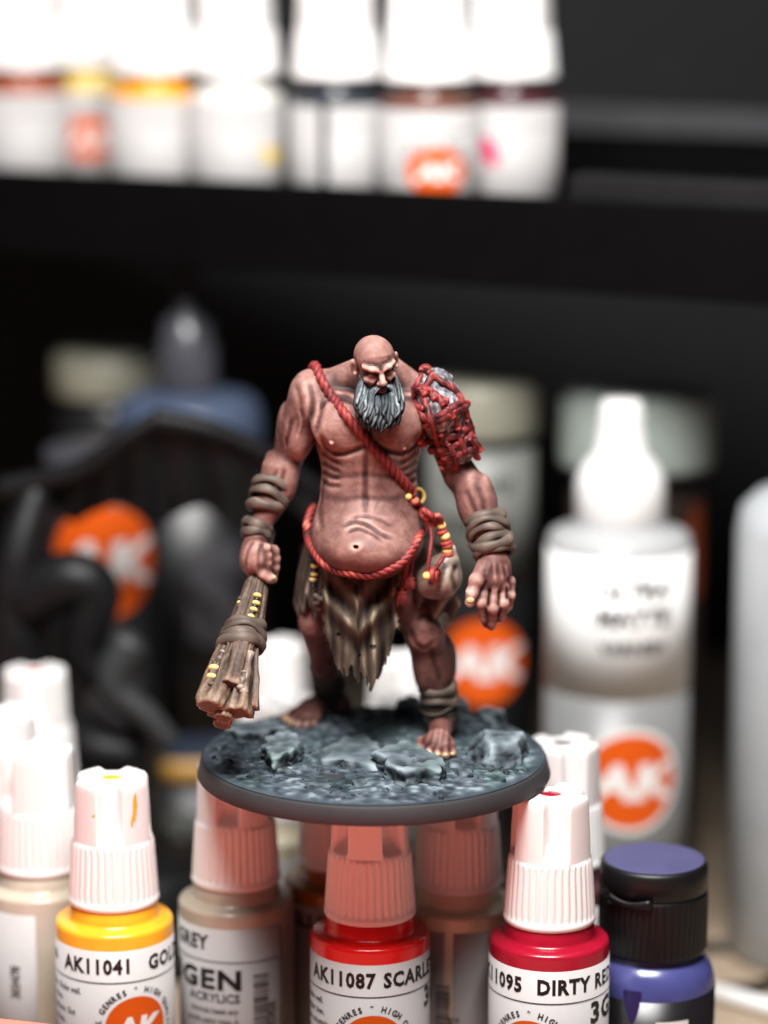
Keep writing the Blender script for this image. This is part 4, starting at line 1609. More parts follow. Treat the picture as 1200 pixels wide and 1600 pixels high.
# open hand (right side of the picture)
hp = lambda *q: P(*q)
S.ell(P(773, 890, -0.5), (R(26), 2.6, R(33)), 1.0)
S.cone(P(768, 866, 1.0), P(772, 905, -1.2), R(20), R(23), 0.8)
fing = [
    [(758, 914, -2.2), (753, 942, -4.6), (757, 966, -3.6), (760, 975, -2.4)],
    [(773, 920, -2.6), (770, 950, -5.0), (768, 972, -3.6), (768, 979, -2.2)],
    [(787, 917, -2.0), (786, 943, -4.2), (783, 962, -2.8), (781, 968, -1.4)],
    [(797, 908, -0.6), (797, 930, -2.4), (794, 947, -1.2), (791, 953, 0.0)]]
for f_, r0 in zip(fing, (9.2, 9.6, 9.2, 8.0)):
    S.chain([P(*q) for q in f_], [R(r0), R(r0 * 0.94), R(r0 * 0.84), R(r0 * 0.7)], 0.35)
    S.ell(P(f_[0][0], f_[0][1], f_[0][2] - 0.5), (R(r0 * 1.02),) * 3, 0.5)
    S.ell(P(f_[1][0], f_[1][1], f_[1][2] - 0.1), (R(r0 * 1.02),) * 3, 0.4)
S.chain([P(757, 886, -1.2), P(745, 906, -3.6), P(738, 926, -5.0), P(734, 941, -5.4)], [R(14), R(11), R(9.6), R(8)], 0.6)
S.ell(P(744, 908, -4), (R(11),) * 3, 0.5)
# gripping hand
S.ell(P(398, 866, 5.2), (R(22), 3.0, R(30)), 1.0)
S.cone(P(401, 838, 6.5), P(396, 872, 5.0), R(17), R(20), 0.8)
S.ell(P(394, 876, 3.6), (R(19), 2.8, R(24)), 1.0)
S.ell(P(401, 871, 2.2), (R(22), 2.9, R(27)), 1.6)
for q_ in ((417, 856), (419, 868), (419, 880), (416, 892)):
    S.ell(P(q_[0], q_[1], 0.9), (R(6.5),) * 3, 0.8)
for i, (kx, ky, tx, ty) in enumerate(((405, 896, 430, 899), (408, 884, 433, 887), (408, 871, 434, 874), (406, 858, 432, 862))):
    S.chain([P(kx - 10, ky - 4, 2.6), P(kx + 8, ky, 1.6 + 0.2 * i), P(tx - 5, ty - 1, 2.8 + 0.2 * i), P(tx - 3, ty + 1, 6)], [R(8.0), R(8.6), R(8.4), R(7.4)], 0.75)
S.chain([P(400, 884, 1.5), P(412, 897, 0.6), P(420, 902, 0.6), P(427, 905, 1.4)], [R(10), R(8.5), R(8), R(6.5)], 0.6)

# head
HY, HP, HR = math.radians(14), math.radians(15), math.radians(8)
f0, r0_, u0 = np.array([0, -1., 0]), np.array([1., 0, 0]), np.array([0, 0, 1.])
r1 = math.cos(HR) * r0_ + math.sin(HR) * u0
u1 = -math.sin(HR) * r0_ + math.cos(HR) * u0
f1 = math.cos(HP) * f0 - math.sin(HP) * u1
u2 = math.cos(HP) * u1 + math.sin(HP) * f0
RZ = rotmat(rz=HY)
BX, BF_, BU = RZ @ r1, RZ @ f1, RZ @ u2
HC = P(585.5, 559, 0.0)
HB = np.stack([BX, -BF_, BU], 1)      # columns: local axes (x, back, up)


def H(x, f, z):
    return HC + BX * x + BF_ * f + BU * z


def hel(c, r, k=0.5):
    S.ell(H(*c), r, k, HB)


hel((0, -0.5, 0.1), (4.2, 4.8, 4.3), 1.2)
hel((0, 1.0, -3.6), (3.6, 3.4, 4.4), 1.2)
hel((0, 1.6, -6.6), (2.9, 2.7, 2.6), 1.0)
for sgn in (-1, 1):
    S.chain([H(sgn * 3.0, 3.0, -0.15), H(sgn * 1.7, 4.25, -0.4), H(sgn * 0.55, 4.5, -0.85)], [0.62, 0.74, 0.6], 0.5)
    S.bump(H(sgn * 1.6, 4.3, -1.75), 0.7, -0.3)
    hel((sgn * 1.6, 3.75, -1.75), (0.9, 0.62, 0.5), 0.25)
    S.cone(H(sgn * 0.9, 3.9, -2.35), H(sgn * 2.4, 3.4, -2.4), 0.34, 0.3, 0.35)
    hel((sgn * 2.35, 3.15, -2.95), (1.15, 0.95, 0.85), 0.5)
    hel((sgn * 1.5, 3.7, -3.3), (0.9, 0.7, 0.8), 0.5)
    hel((sgn * 0.72, 5.0, -3.55), (0.55, 0.62, 0.5), 0.25)
    # ears
    S.ell(H(sgn * 4.55, -0.3, -1.2), (0.62, 1.0, 1.6), 0.3, HB @ rotmat(rz=-sgn * 0.5))
    S.bump(H(sgn * 5.0, 0.3, -1.1), (0.55, 0.6, 0.8), -0.6)
    hel((sgn * 4.5, 0.25, -2.6), (0.45, 0.5, 0.55), 0.3)
S.cone(H(0, 4.1, -1.1), H(0, 5.65, -3.1), 0.5, 0.72, 0.45)
hel((0, 5.65, -3.35), (0.78, 0.62, 0.62), 0.3)


def hit(px, py, off=0.0, y0=-17.5, y1=36, dflt=None):
    """first point of the sculpted skin on the sight line, moved off towards the viewer"""
    ys = np.arange(y0, y1, 0.1)
    pts = np.array([P(px, py, y0)])[0] + (P(px, py, y1) - P(px, py, y0))[None] * ((ys - y0) / (y1 - y0))[:, None]
    I = np.round((pts - S.lo) / S.h).astype(int)
    ok = np.all((I >= 0) & (I < np.array(S.shape)), axis=1)
    I = np.clip(I, 0, np.array(S.shape) - 1)
    dv = np.where(ok, S.d[I[:, 0], I[:, 1], I[:, 2]], 9)
    w = np.where(dv < 0)[0]
    if len(w) == 0:
        return P(px, py, dflt if dflt is not None else 10)
    p = pts[w[0]]
    v = CAM - p
    return p + v / np.linalg.norm(v) * off


def gv(pts, r, h, n=18, **kw):
    p = spline([hit(*q) for q in pts], n)
    S.groove(p, r, h, **kw)


# creases: forehead, torso, arms, legs, hands
for k_, z_ in enumerate((0.55, 1.15, 1.8)):
    S.groove([H(x, 4.4, z_ + 0.10 * math.cos(x * 1.6 + k_)) for x in np.linspace(-2.6, 2.6, 9)], 0.22, 0.16, y1=0)
S.groove([H(-0.25, 4.8, -0.2), H(-0.2, 4.9, -1.0)], 0.2, 0.22, y1=0)
S.groove([H(0.3, 4.8, -0.2), H(0.25, 4.9, -1.0)], 0.2, 0.22, y1=0)
for sgn in (-1, 1):
    S.groove([H(sgn * 0.95, 4.6, -3.1), H(sgn * 1.7, 4.0, -4.4)], 0.26, 0.3, y1=0)
    S.groove([H(sgn * 0.8, 4.4, -1.72), H(sgn * 2.3, 3.7, -1.62)], 0.14, 0.22, y1=0)
gv([(574, 632), (575, 665), (573, 700), (571, 740), (571, 780), (572, 806)], 0.75, 0.34, n=30)
gv([(498, 676), (512, 700), (532, 709), (556, 703), (572, 694)], 0.6, 0.55, n=24)
gv([(576, 694), (600, 703), (625, 708), (645, 698), (654, 678)], 0.6, 0.5, n=24)
gv([(512, 738), (540, 744), (571, 741), (605, 744), (640, 738)], 0.8, 0.18)
gv([(508, 776), (540, 781), (571, 778), (606, 781), (640, 774)], 0.8, 0.16)
gv([(508, 742), (503, 770), (500, 800), (503, 826)], 0.75, 0.42)
gv([(640, 742), (646, 770), (650, 796)], 0.75, 0.4)
gv([(536, 822), (555, 816), (575, 822), (596, 836), (614, 842)], 0.5, 0.42)
gv([(540, 832), (560, 827), (580, 834), (598, 846)], 0.45, 0.36)
gv([(545, 812), (568, 807), (592, 812), (612, 822)], 0.45, 0.22)
for k_ in range(4):
    gv([(503 + k_ * 1.0, 706 + k_ * 15), (515, 716 + k_ * 14), (532, 726 + k_ * 11)], 0.5, 0.32)
    gv([(652 - k_ * 1.0, 704 + k_ * 14), (640, 716 + k_ * 13), (626, 726 + k_ * 10)], 0.5, 0.3)
gv([(520, 612), (545, 616), (566, 628)], 0.8, -0.55)
gv([(648, 616), (625, 618), (604, 630)], 0.8, -0.5)
gv([(524, 624), (546, 629), (564, 638)], 0.6, 0.3)
gv([(506, 628), (500, 652), (494, 676)], 0.7, 0.5)
gv([(462, 598), (470, 625), (472, 652)], 0.7, 0.25)
gv([(482, 596), (488, 625), (484, 655)], 0.7, 0.28)
gv([(456, 652), (450, 682), (440, 708)], 0.6, 0.38)
gv([(432, 732), (424, 752), (420, 776)], 0.6, 0.28)
gv([(446, 730), (440, 752), (434, 776)], 0.6, 0.3)
gv([(744, 758), (754, 780), (757, 800)], 0.7, 0.2)
gv([(728, 764), (738, 786), (746, 806)], 0.6, 0.22)
gv([(640, 978), (650, 1004), (664, 1012), (680, 1000)], 0.6, 0.35)
gv([(652, 966), (664, 962), (676, 972)], 0.6, 0.3)
gv([(672, 1012), (680, 1040), (688, 1066)], 0.7, 0.2)
gv([(476, 984), (486, 994), (500, 992)], 0.6, 0.3)
for a_, b_ in (((764, 880), (760, 908)), ((772, 878), (774, 910)), ((781, 880), (786, 908)), ((790, 884), (795, 902))):
    gv([a_, b_], 0.4, -0.2)
for a_, b_ in (((766, 920), (763, 948)), ((780, 922), (779, 946)), ((792, 916), (792, 936))):
    gv([a_, b_], 0.28, 0.4)
for k_ in range(5):
    gv([(674 + 8 * k_, 1138), (664 + 11 * k_, 1164)], 0.3, -0.16)
gv([(396, 845), (386, 866), (384, 888)], 0.4, 0.22)
gv([(410, 846), (404, 868), (404, 890)], 0.4, 0.2)
# veins and soft swellings
gv([(440, 664), (434, 690), (446, 706)], 0.35, -0.22)
gv([(466, 640), (470, 664), (462, 690)], 0.3, -0.15)
# navel
nv = hit(556, 855)
S.ell(nv + np.array([0, -0.2, 0]), (0.75, 1.6, 0.55), 0.5, None, True)
S.bump(nv, (1.6, 1.6, 1.4), 0.25)
for q in ((518, 692), (631, 700)):
    h_ = hit(*q)
    S.ell(h_, (0.42, 0.5, 0.42), 0.25)
    S.bump(h_, 1.0, 0.12)

V, F = S.mesh()
nzv = fbm(V * 0.45, 3)
V0 = V.copy()
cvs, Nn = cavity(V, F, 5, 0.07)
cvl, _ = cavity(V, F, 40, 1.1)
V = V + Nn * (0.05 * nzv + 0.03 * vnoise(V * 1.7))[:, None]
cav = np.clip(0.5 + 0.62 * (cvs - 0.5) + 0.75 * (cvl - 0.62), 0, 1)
tint = np.zeros(len(V))  # reddish paint zones, with shade on arms and legs put in


def zone(c, r, amt):
    global tint
    d2 = np.sum(((V - np.asarray(c)) / np.asarray(r)) ** 2, 1)
    tint = np.maximum(tint, amt * np.exp(-d2))


tint += 0.03 + 0.08 * np.clip(vnoise(V * 0.22 + 5), -1, 1)
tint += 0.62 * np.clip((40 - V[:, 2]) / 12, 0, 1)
zone(H(0, 5.4, -3.2), 1.5, 0.55)
for sgn in (-1, 1):
    zone(H(sgn * 2.4, 3.2, -2.9), 1.6, 0.45)
    zone(H(sgn * 1.6, 3.9, -1.7), 0.7, 0.55)
    zone(H(sgn * 4.5, -0.2, -1.6), 1.4, 0.5)
zone(P(430, 722, 14), (4, 6, 4), 0.6)
zone(P(400, 800, 8), (8, 9, 14), 0.75)
zone(P(450, 690, 11), (5, 7, 10), 0.5)
zone(P(484, 970, 13), (9, 14, 12), 0.75)
zone(P(745, 790, 6), (7, 8, 9), 0.5)
zone(P(775, 900, -1), (8, 9, 13), 0.6)
zone(P(765, 955, -4), (7, 7, 6), 0.7)
zone(P(570, 884, 0), (14, 9, 5), 0.75)
zone(P(710, 740, 8), (6, 8, 7), 0.6)
zone(P(590, 640, 0), (7, 6, 6), 0.5)
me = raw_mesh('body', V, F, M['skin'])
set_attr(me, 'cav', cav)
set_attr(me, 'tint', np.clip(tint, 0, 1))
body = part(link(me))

# eyes, lip, nails
for sgn in (-1, 1):
    b = MB()
    b.ball(H(sgn * 1.6, 4.25, -1.82), 0.26, 8, (1.5, 0.6, 0.42))
    b.build('eye', M['eye'], body)
b = MB()
b.tube(spline([H(-1.25, 4.45, -5.35), H(-0.5, 4.95, -5.15), H(0.5, 4.95, -5.15), H(1.25, 4.45, -5.35)], 14), np.array([0.08] + [0.2] * 12 + [0.08]), n=8)
b.tube(spline([H(-1.1, 4.4, -5.5), H(0, 4.95, -5.7), H(1.1, 4.4, -5.5)], 14), np.array([0.08] + [0.24] * 12 + [0.08]), n=8)
b.build('lip', M['lip'], body)
for q, r in (((735, 939), 0.85), ((655, 1172), 0.75), ((671, 1177.5), 0.6), ((684, 1180), 0.58), ((696, 1181), 0.55), ((707, 1179), 0.5), ((447, 1125), 0.7), ((456, 1130), 0.5), ((427, 903), 0.6)):
    b = MB()
    b.ball(hit(q[0], q[1] - 1, 0.02), r, 10, (1, 0.55, 0.8))
    b.build('nail', M['nail'], body)

# ------------------------------------------------------------------ beard: locks laid over a core
b = MB()
vals = []
r_ = np.random.default_rng(3)


def lock(pts, r, val, n=6, m=14):
    p = spline(pts, m)
    t = np.linspace(0, 1, m)
    rad = r * np.clip(0.55 + 1.6 * t, 0, 1) * (1 - t ** 3 * 0.8)
    b.tube(p, rad, n=n)
    vals.append(np.concatenate([np.repeat(np.clip(val + 0.16 * np.sin(t * 3.1) + 0.05 * r_.normal(size=m), 0, 1), n) + np.tile(0.36 * np.cos(np.linspace(0, 2 * math.pi, n, endpoint=False)), m), [val, val]]))  # painted highlight: locks lighter on their front, upward side


core = [H(0, 2.4, -5.2), H(0, 2.6, -8.0), P(594, 652, -5.0), P(597, 668, -5.2)]
b.tube(spline(core, 14), np.array([3.3, 3.4, 3.5, 3.6, 3.6, 3.5, 3.4, 3.2, 3.0, 2.7, 2.3, 1.9, 1.4, 0.8]) * 0.66, n=16)
vals.append(np.full(14 * 16 + 2, 0.1))
for layer, (nl, vb) in enumerate(((30, 0.04), (28, 0.2), (20, 0.34))):
    for i in range(nl):
        u = -1 + 2 * (i + r_.uniform(-0.3, 0.3)) / (nl - 1)
        u = max(-1, min(1, u))
        ang = u * 1.45
        zr = -3.3 - 3.6 * (1 - abs(u) ** 1.6) + 0.3 * layer * (1 - abs(u)) - 0.25 * r_.random()
        rx, rf = 3.55, 2.9
        root = H(rx * math.sin(ang), 1.0 + rf * math.cos(ang) * 1.25 - 0.3 + 0.2 * layer, zr)
        # bottom outline in the photograph
        ex = 592 + 33 * math.sin(u * 1.35) + r_.normal() * 2.0
        ey = (682 - 24 * abs(u) ** 1.5) - layer * 5 - r_.random() * (10 + 5 * layer)
        yy = -7.4 + 3.2 * abs(u) ** 2 - 0.5 * layer + 0.8 * r_.random()
        end = P(ex, ey, yy)
        m1 = root * 0.62 + end * 0.38 + BF_ * (1.5 - 0.8 * abs(u)) + BX * (u * 0.5) + r_.normal(size=3) * 0.14
        m2 = root * 0.25 + end * 0.75 + BF_ * 0.9 + BX * (u * 0.6 + r_.normal() * 0.35)
        lock([root, m1, m2, end + BX * r_.normal() * 0.3], 0.46 + 0.2 * r_.random(), vb + r_.normal() * 0.12)
for sgn in (-1, 1):
    for i in range(12):
        f_ = i / 11
        root = H(sgn * (0.15 + 0.75 * f_), 5.05 - 0.25 * f_, -4.45 + 0.2 * r_.normal() * 0.5)
        end = H(sgn * (1.9 + 1.1 * f_), 4.0 - 0.7 * f_, -8.6 + 1.7 * f_ + r_.normal() * 0.4)
        m1 = H(sgn * (1.15 + 0.85 * f_), 5.0 - 0.5 * f_, -4.95 + 0.15 * f_)
        m2 = H(sgn * (1.95 + 0.9 * f_), 4.7 - 0.7 * f_, -6.4 + 0.5 * f_)
        lock([root, m1, m2, end], 0.38, 0.32 + r_.normal() * 0.14)
# short hair in front of the ears
for sgn in (-1, 1):
    for i in range(4):
        root = H(sgn * 3.75, 0.9 + 0.3 * i, -2.6 - 0.2 * i)
        lock([root, root - BU * 1.2 + BX * sgn * 0.15, root - BU * 2.6 + BF_ * 0.4], 0.26, 0.45 + r_.normal() * 0.1)
beard = part(b.build('beard', M['beard']))
set_attr(beard.data, 'cav', np.concatenate(vals))

# ------------------------------------------------------------------ ropes
def rope(name, pts, r, m=None, lobes=3, pitch=None, n=16, parent=None, closed=False, step=0.3, cavs=(4, 0.14)):
    p = resample(pts, step)
    bb = MB()
    if closed:
        p = p[:-1] if np.linalg.norm(p[0] - p[-1]) < step * 0.5 else p
    bb.tube(p, r, n=n, lobes=lobes, pitch=pitch or r * 5.2, depth_=0.36, closed=closed)
    return bb.build(name, m or M['rope'], parent, cav=cavs)


def on(px, py, r, **kw):
    return hit(px, py, r, **kw)


sr = [P(489, 604, 19), P(488, 580, 14.5), on(491, 574, 0.2) if False else P(493, 572.5, 10.5), on(503, 594, 0.7), on(519, 620, 0.8), on(538, 645, 0.8), on(556, 667, 0.9), on(576, 690, 0.9), on(596, 712, 0.8), on(616, 735, 0.8), on(632, 754, 0.8), on(645, 770, 1.0)]
part(rope('shoulder_rope', spline(sr, 120), 1.12, pitch=5.2))
belt = [P(500, 792, 18), P(488, 796, 12.5), on(480, 818, 0.5, dflt=9), on(481, 838, 0.6, dflt=8), on(487, 855, 0.6, dflt=7), on(503, 878, 0.6, dflt=6), on(524, 891, 0.6), on(548, 896, 0.75, dflt=2), on(577, 899, 0.75, dflt=2), on(606, 890, 0.75, dflt=2),
        on(628, 878, 0.7), on(645, 857, 0.7), on(655, 838, 0.7), P(663, 822, 12), P(660, 806, 18), P(620, 798, 26), P(560, 795, 27)]
belt = [np.asarray(q) for q in belt]
part(rope('belt_rope', spline(belt, 160, closed=True), 0.92, closed=True, pitch=4.6))

# ------------------------------------------------------------------ loincloth
def sheet(name, nu, nv, fn, m, keep=None, thick=0.5, cavs=(10, 0.5)):
    u = np.linspace(0, 1, nu)
    v = np.linspace(0, 1, nv)
    V = np.array([[fn(a, c) for c in v] for a in u])
    # normals for the thickness
    du = np.gradient(V, axis=0)
    dv = np.gradient(V, axis=1)
    Nv = np.cross(du, dv)
    Nv /= np.maximum(np.linalg.norm(Nv, axis=-1, keepdims=True), 1e-9)
    if Nv[..., 1].mean() > 0:
        Nv = -Nv
    A = V.reshape(-1, 3)
    B = (V - Nv * thick).reshape(-1, 3)
    I = np.arange(nu - 1)[:, None] * nv + np.arange(nv - 1)
    Q = np.stack([I, I + nv, I + nv + 1, I + 1], -1).reshape(-1, 4)
    if keep is not None:
        cu = (u[:-1] + u[1:]) / 2
        cvv = (v[:-1] + v[1:]) / 2
        K = np.array([[keep(a, c) for c in cvv] for a in cu]).reshape(-1)
        Q = Q[K]
    n = len(A)
    # rim
    ed = {}
    for q in Q:
        for i in range(4):
            e = (q[i], q[(i + 1) % 4])
            if (e[1], e[0]) in ed:
                del ed[(e[1], e[0])]
            else:
                ed[e] = 1
    rim = np.array([[a, c + 0, c + n, a + n] for a, c in ed])[:, ::-1] if ed else np.zeros((0, 4), int)
    fl = np.dot(np.cross(A[Q[0][1]] - A[Q[0][0]], A[Q[0][3]] - A[Q[0][0]]), Nv.reshape(-1, 3)[Q[0][0]]) < 0
    Q1 = Q[:, ::-1] if fl else Q
    Fq = np.concatenate([Q1, Q1[:, ::-1] + n, rim])
    VV = np.concatenate([A, B])
    me = raw_mesh(name, VV, Fq, m)
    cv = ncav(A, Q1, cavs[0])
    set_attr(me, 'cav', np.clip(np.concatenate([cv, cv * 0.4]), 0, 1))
    return link(me)


hem_u = [0, .06, .12, .2, .28, .36, .44, .5, .56, .62, .67, .72, .77, .83, .88, .94, 1]
hem_y = [985, 1012, 1036, 1042, 1060, 1048, 1060, 1052, 1066, 1076, 1073, 1052, 1056, 1032, 1034, 984, 978]


def cloth(u, v):
    lx = np.interp(v, [0, 0.4, 0.75, 1], [500, 505, 511, 519])
    rx_ = np.interp(v, [0, 0.45, 0.8, 1], [622, 624, 619, 612])
    x = lx + (rx_ - lx) * u
    top = 884 + 20 * math.sin(math.pi * min(1, max(0, u * 1.02))) ** 0.8
    y = top + v * (1090 - top)
    yy = 3.0 - 4.6 * math.sin(math.pi * u) ** 0.8 - 1.6 * v
    vv = y + 118 * abs(u - 0.46) ** 1.1 * 1.2
    w = math.exp(-((vv - 968) / 52) ** 2)
    d = 0.95 * w * math.cos((vv - 962) / 30 * math.pi)
    d -= 1.5 * math.exp(-((u - 0.46) / 0.2) ** 2) * math.exp(-((y - 962) / 26) ** 2)
    lowv = min(1, max(0, (v - 0.12) / 0.5))
    ph_ = u * 2 * math.pi
    d += lowv * (0.62 * math.sin(ph_ * (2.1 + 0.5 * u) + 0.6 + 0.8 * v) + 0.27 * math.sin(ph_ * (4.1 + 1.6 * u) + 1.8 - 1.4 * v) * (0.4 + 0.8 * u) + 0.07 * math.sin(ph_ * 8.3 + 4 * v)) + 0.30 * float(vnoise(np.array([u * 7.0, v * 2.6, 3.0]))) + 0.05 * float(vnoise(np.array([u * 26.0, v * 9.0, 5.0])))
    d += 0.7 * math.exp(-((u - 0.05) / 0.05) ** 2) * -1 + 0.7 * math.exp(-((u - 0.95) / 0.06) ** 2) * -1
    x += 2.0 * math.sin(y * 0.05 + u * 9) * v
    return P(x, y, yy + d)


jag = np.random.default_rng(9).uniform(-11, 8, 60)
holes = [(519, 917, 3.0), (528, 991, 3.0), (583, 1010, 3.6), (563, 1023, 2.6), (545, 903, 2.0)]


def keep_cloth(u, v):
    top = 884 + 20 * math.sin(math.pi * min(1, max(0, u * 1.02))) ** 0.8
    y = top + v * (1090 - top)
    if y > np.interp(u, hem_u, hem_y) + jag[int(u * 34)]:
        return False
    lx = np.interp(v, [0, 0.4, 0.75, 1], [500, 505, 511, 519])
    rx_ = np.interp(v, [0, 0.45, 0.8, 1], [622, 624, 619, 612])
    x = lx + (rx_ - lx) * u
    for hx, hy, hr in holes:
        if (x - hx) ** 2 + (y - hy) ** 2 < hr * hr:
            return False
    # frayed sides
    if (u < 0.03 or u > 0.97) and math.sin(y * 0.33 + u * 40) > 0.55:
        return False
    return True


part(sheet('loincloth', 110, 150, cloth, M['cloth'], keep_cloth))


def hip_l(u, v):
    x = np.interp(v, [0, 0.5, 0.9, 1], [479, 465, 459, 464]) * (1 - u) + np.interp(v, [0, 0.5, 1], [512, 502, 496]) * u
    y = (838 + 40 * u) * (1 - v) + (950 + 12 * math.sin(u * 9) + 6 * math.sin(u * 23)) * v
    yy = 15.5 - 8.0 * math.sin(u * 1.5) ** 0.8 - 0.5 * v + 0.55 * math.sin(u * 8 + v * 2) * v + 0.4 * math.cos(v * 7 + u * 4)
    return P(x, y, yy)


def hip_r(u, v):
    x = np.interp(v, [0, 0.5, 1], [636, 640, 640]) * (1 - u) + np.interp(v, [0, 0.4, 0.8, 1], [662, 700, 720, 706]) * u
    y = (880 - 48 * u) * (1 - v) + (945 + 24 * u + 9 * math.sin(u * 13)) * v
    yy = 8.5 - 3.6 * math.sin(u * 2.6) + 3 * u + 0.6 * math.sin(u * 14 + v * 3) * v
    return P(x, y, yy)


def hip_b(u, v):
    x = 470 + 235 * u
    y = 850 + (985 - 40 * abs(u - 0.55) + 10 * math.sin(u * 21) - 850) * v
    return P(x, y, 26 + 1.0 * math.sin(u * 19) * v - 6 * abs(u - 0.5) ** 2 * 4 * 0.5)


part(sheet('hip_cloth', 50, 60, hip_l, M['leather']))
part(sheet('hip_cloth', 60, 50, hip_r, M['leather']))
part(sheet('hip_cloth', 60, 40, hip_b, M['leather']))

# ------------------------------------------------------------------ wraps of leather strip
def wrap_rings(name, A, B, ra, rb, n, tilts, w=0.95, seed=0, cross=0, m=None, parent=None):
    A, B = np.asarray(A, float), np.asarray(B, float)
    ax = (B - A) / np.linalg.norm(B - A)
    e1 = np.cross(ax, (0.1, 1, 0.05))
    e1 /= np.linalg.norm(e1)
    e2 = np.cross(ax, e1)
    r_ = np.random.default_rng(seed)
    bb = MB()
    L = np.linalg.norm(B - A)
    for i in range(n + cross):
        t = (i + 0.5) / n if i < n else r_.uniform(0.35, 0.65)
        tl = tilts[i % len(tilts)] if i < n else (1.1 if i % 2 else -1.0) * L * 0.22
        phs = r_.random() * 6.28 if i < n else r_.normal() * 0.3
        th = np.linspace(0, 2 * math.pi, 48, endpoint=False)
        rr = ra + (rb - ra) * t
        rr = rr * (1 + 0.03 * np.sin(th * 2 + phs) + 0.02 * np.sin(5 * th + phs)) + 0.35 + (0.35 if i >= n else 0) + 0.12 * r_.random()
        az = tl * np.sin(th + phs) + 0.14 * np.sin(3 * th + phs * 2)
        c = A + (B - A) * t
        pts = c + np.cos(th)[:, None] * e1 * rr[:, None] + np.sin(th)[:, None] * e2 * rr[:, None] + az[:, None] * ax
        ww = w * (0.85 + 0.3 * r_.random())
        bb.tube(pts, ww * (1 + 0.12 * np.sin(th * 4 + phs)), n=12, closed=True, up=ax, flat=0.62, prof=lambda ph, L_: 1 - 0.17 * np.abs(np.cos(ph * 2.5 + 0.4)))
    return bb.build(name, m or M['leather'], parent, cav=(6, 0.3))


part(wrap_rings('arm_wrap', P(428, 756, 11.4), P(412, 798, 9), R(28), R(23), 3, (1.0, -0.7, 0.9), w=1.25, seed=1))
part(wrap_rings('arm_wrap', P(403, 814, 8), P(398, 840, 6.6), R(17), R(16), 2, (0.4, -0.3), w=1.1, seed=2))
part(wrap_rings('arm_wrap', P(755, 802, 5), P(774, 868, 1.2), R(27), R(25), 5, (0.5, -0.9, 1.2, -0.6, 0.3), w=1.2, seed=3, cross=2))
part(wrap_rings('ankle_wrap', P(683, 1066, 11), P(691, 1124, 12.4), R(25), R(21), 5, (0.4, -0.8, 0.9, -0.5, 0.3), w=1.05, seed=4, cross=2))
part(wrap_rings('ankle_wrap', P(508, 1034, 25.5), P(517, 1082, 32), R(23), R(18), 5, (0.4, -0.7, 0.8, -0.5, 0.3), w=1.05, seed=5, cross=1))

# ------------------------------------------------------------------ pouch, cords, beads, tassels
S2 = Sdf(P(640, 950, 14) - np.array([2, 20, 4]), P(735, 840, 14) + np.array([2, 6, 6]), 0.3)
S2.ell(P(692, 900, 3.5), (R(30), 4.6, R(36)), 1)
S2.ell(P(676, 908, 3.8), (R(27), 4.0, R(28)), 1.2)
S2.cone(P(702, 872, 3.5), P(703, 858, 4), 2.0, 1.3, 1.4)
for pts in ([(712, 880), (706, 900), (712, 925)], [(690, 884), (680, 900), (668, 915)], [(700, 882), (690, 900), (684, 926)]):
    S2.groove([P(q[0], q[1], 1) for q in pts], 0.6, 0.28, y0=-20, y1=6)
V2, F2 = S2.mesh()
V2 = V2 + 0.12 * fbm(V2 * 0.4, 3)[:, None]
me = raw_mesh('pouch', V2, F2, M['pouch'])
set_attr(me, 'cav', ncav(V2, F2, 10, 0.15))
pouch = part(link(me))


def bead(c, r, m, sc=(1, 1, 0.72), rot=None, parent=None):
    bb = MB()
    bb.ball(c, r, 12, sc, rot)
    o = bb.build('bead', m, parent, cav=(2, 0.3))
    return o if parent else part(o)


def torus(name, c, R0, r, m, axis=(0, -1, 0.2), parent=None):
    ax = np.asarray(axis, float)
    ax /= np.linalg.norm(ax)
    e1 = np.cross(ax, (0.2, 0.3, 1))
    e1 /= np.linalg.norm(e1)
    e2 = np.cross(ax, e1)
    th = np.linspace(0, 2 * math.pi, 28, endpoint=False)
    bb = MB()
    bb.tube(np.asarray(c) + R0 * (np.cos(th)[:, None] * e1 + np.sin(th)[:, None] * e2), r, n=10, closed=True, up=ax)
    o = bb.build(name, m, parent, cav=(3, 0.2))
    return o if parent else part(o)


rg = hit(653, 775, 0.5)
torus('ring', rg, 1.5, 0.42, M['gold'], (0.5, -0.8, 0.3))
bead(hit(638, 776, 0.3), 0.8, M['gold'], (1, 1, 1))
bead(hit(656, 786, 0.7), 0.75, M['gold'], (1, 1, 1))
kn = [hit(646, 782, 1.0), hit(657, 795, 1.0), P(664, 806, 2.5), P(674, 812, 2.6), P(682, 818, 3.0)]
part(rope('hanging_rope', spline(kn, 40), 1.15, pitch=4))
part(rope('knot', spline([P(662, 798, 0.8), P(672, 804, -0.2), P(676, 812, 1), P(668, 815, 2)], 26), 0.8))
part(rope('knot', spline([P(674, 820, 1.4), P(683, 806, 0.6), P(690, 816, 1.8)], 20), 0.7))
part(rope('thin_cord', spline([P(671, 816, 1.5), P(674, 838, 0.2), P(672, 862, -1.4), P(669, 884, -2.2), P(667, 897, -2.4)], 40), 0.5, pitch=2.6))
for i, (q, mm, rr_) in enumerate((((689, 821), 'gold', 1.15), ((690, 831), 'rope', 1.15), ((695, 838), 'gold', 1.15), ((697, 848), 'rope', 1.2), ((699, 853), 'rope', 1.15), ((699, 860), 'gold', 1.1), ((700, 866), 'rope', 1.2))):
    c = P(q[0], q[1], 2.4)
    if mm == 'gold':
        bead(c, rr_, M['gold'], (1, 1, 0.95))
    else:
        torus('cord_ring', c, 0.75, 0.55, M['rope'], (0.25, 0.1, -1))
part(rope('thin_cord', spline([P(683, 815, 2.6), P(689, 826, 2.4), P(700, 864, 2.4)], 20), 0.5, pitch=2.4))
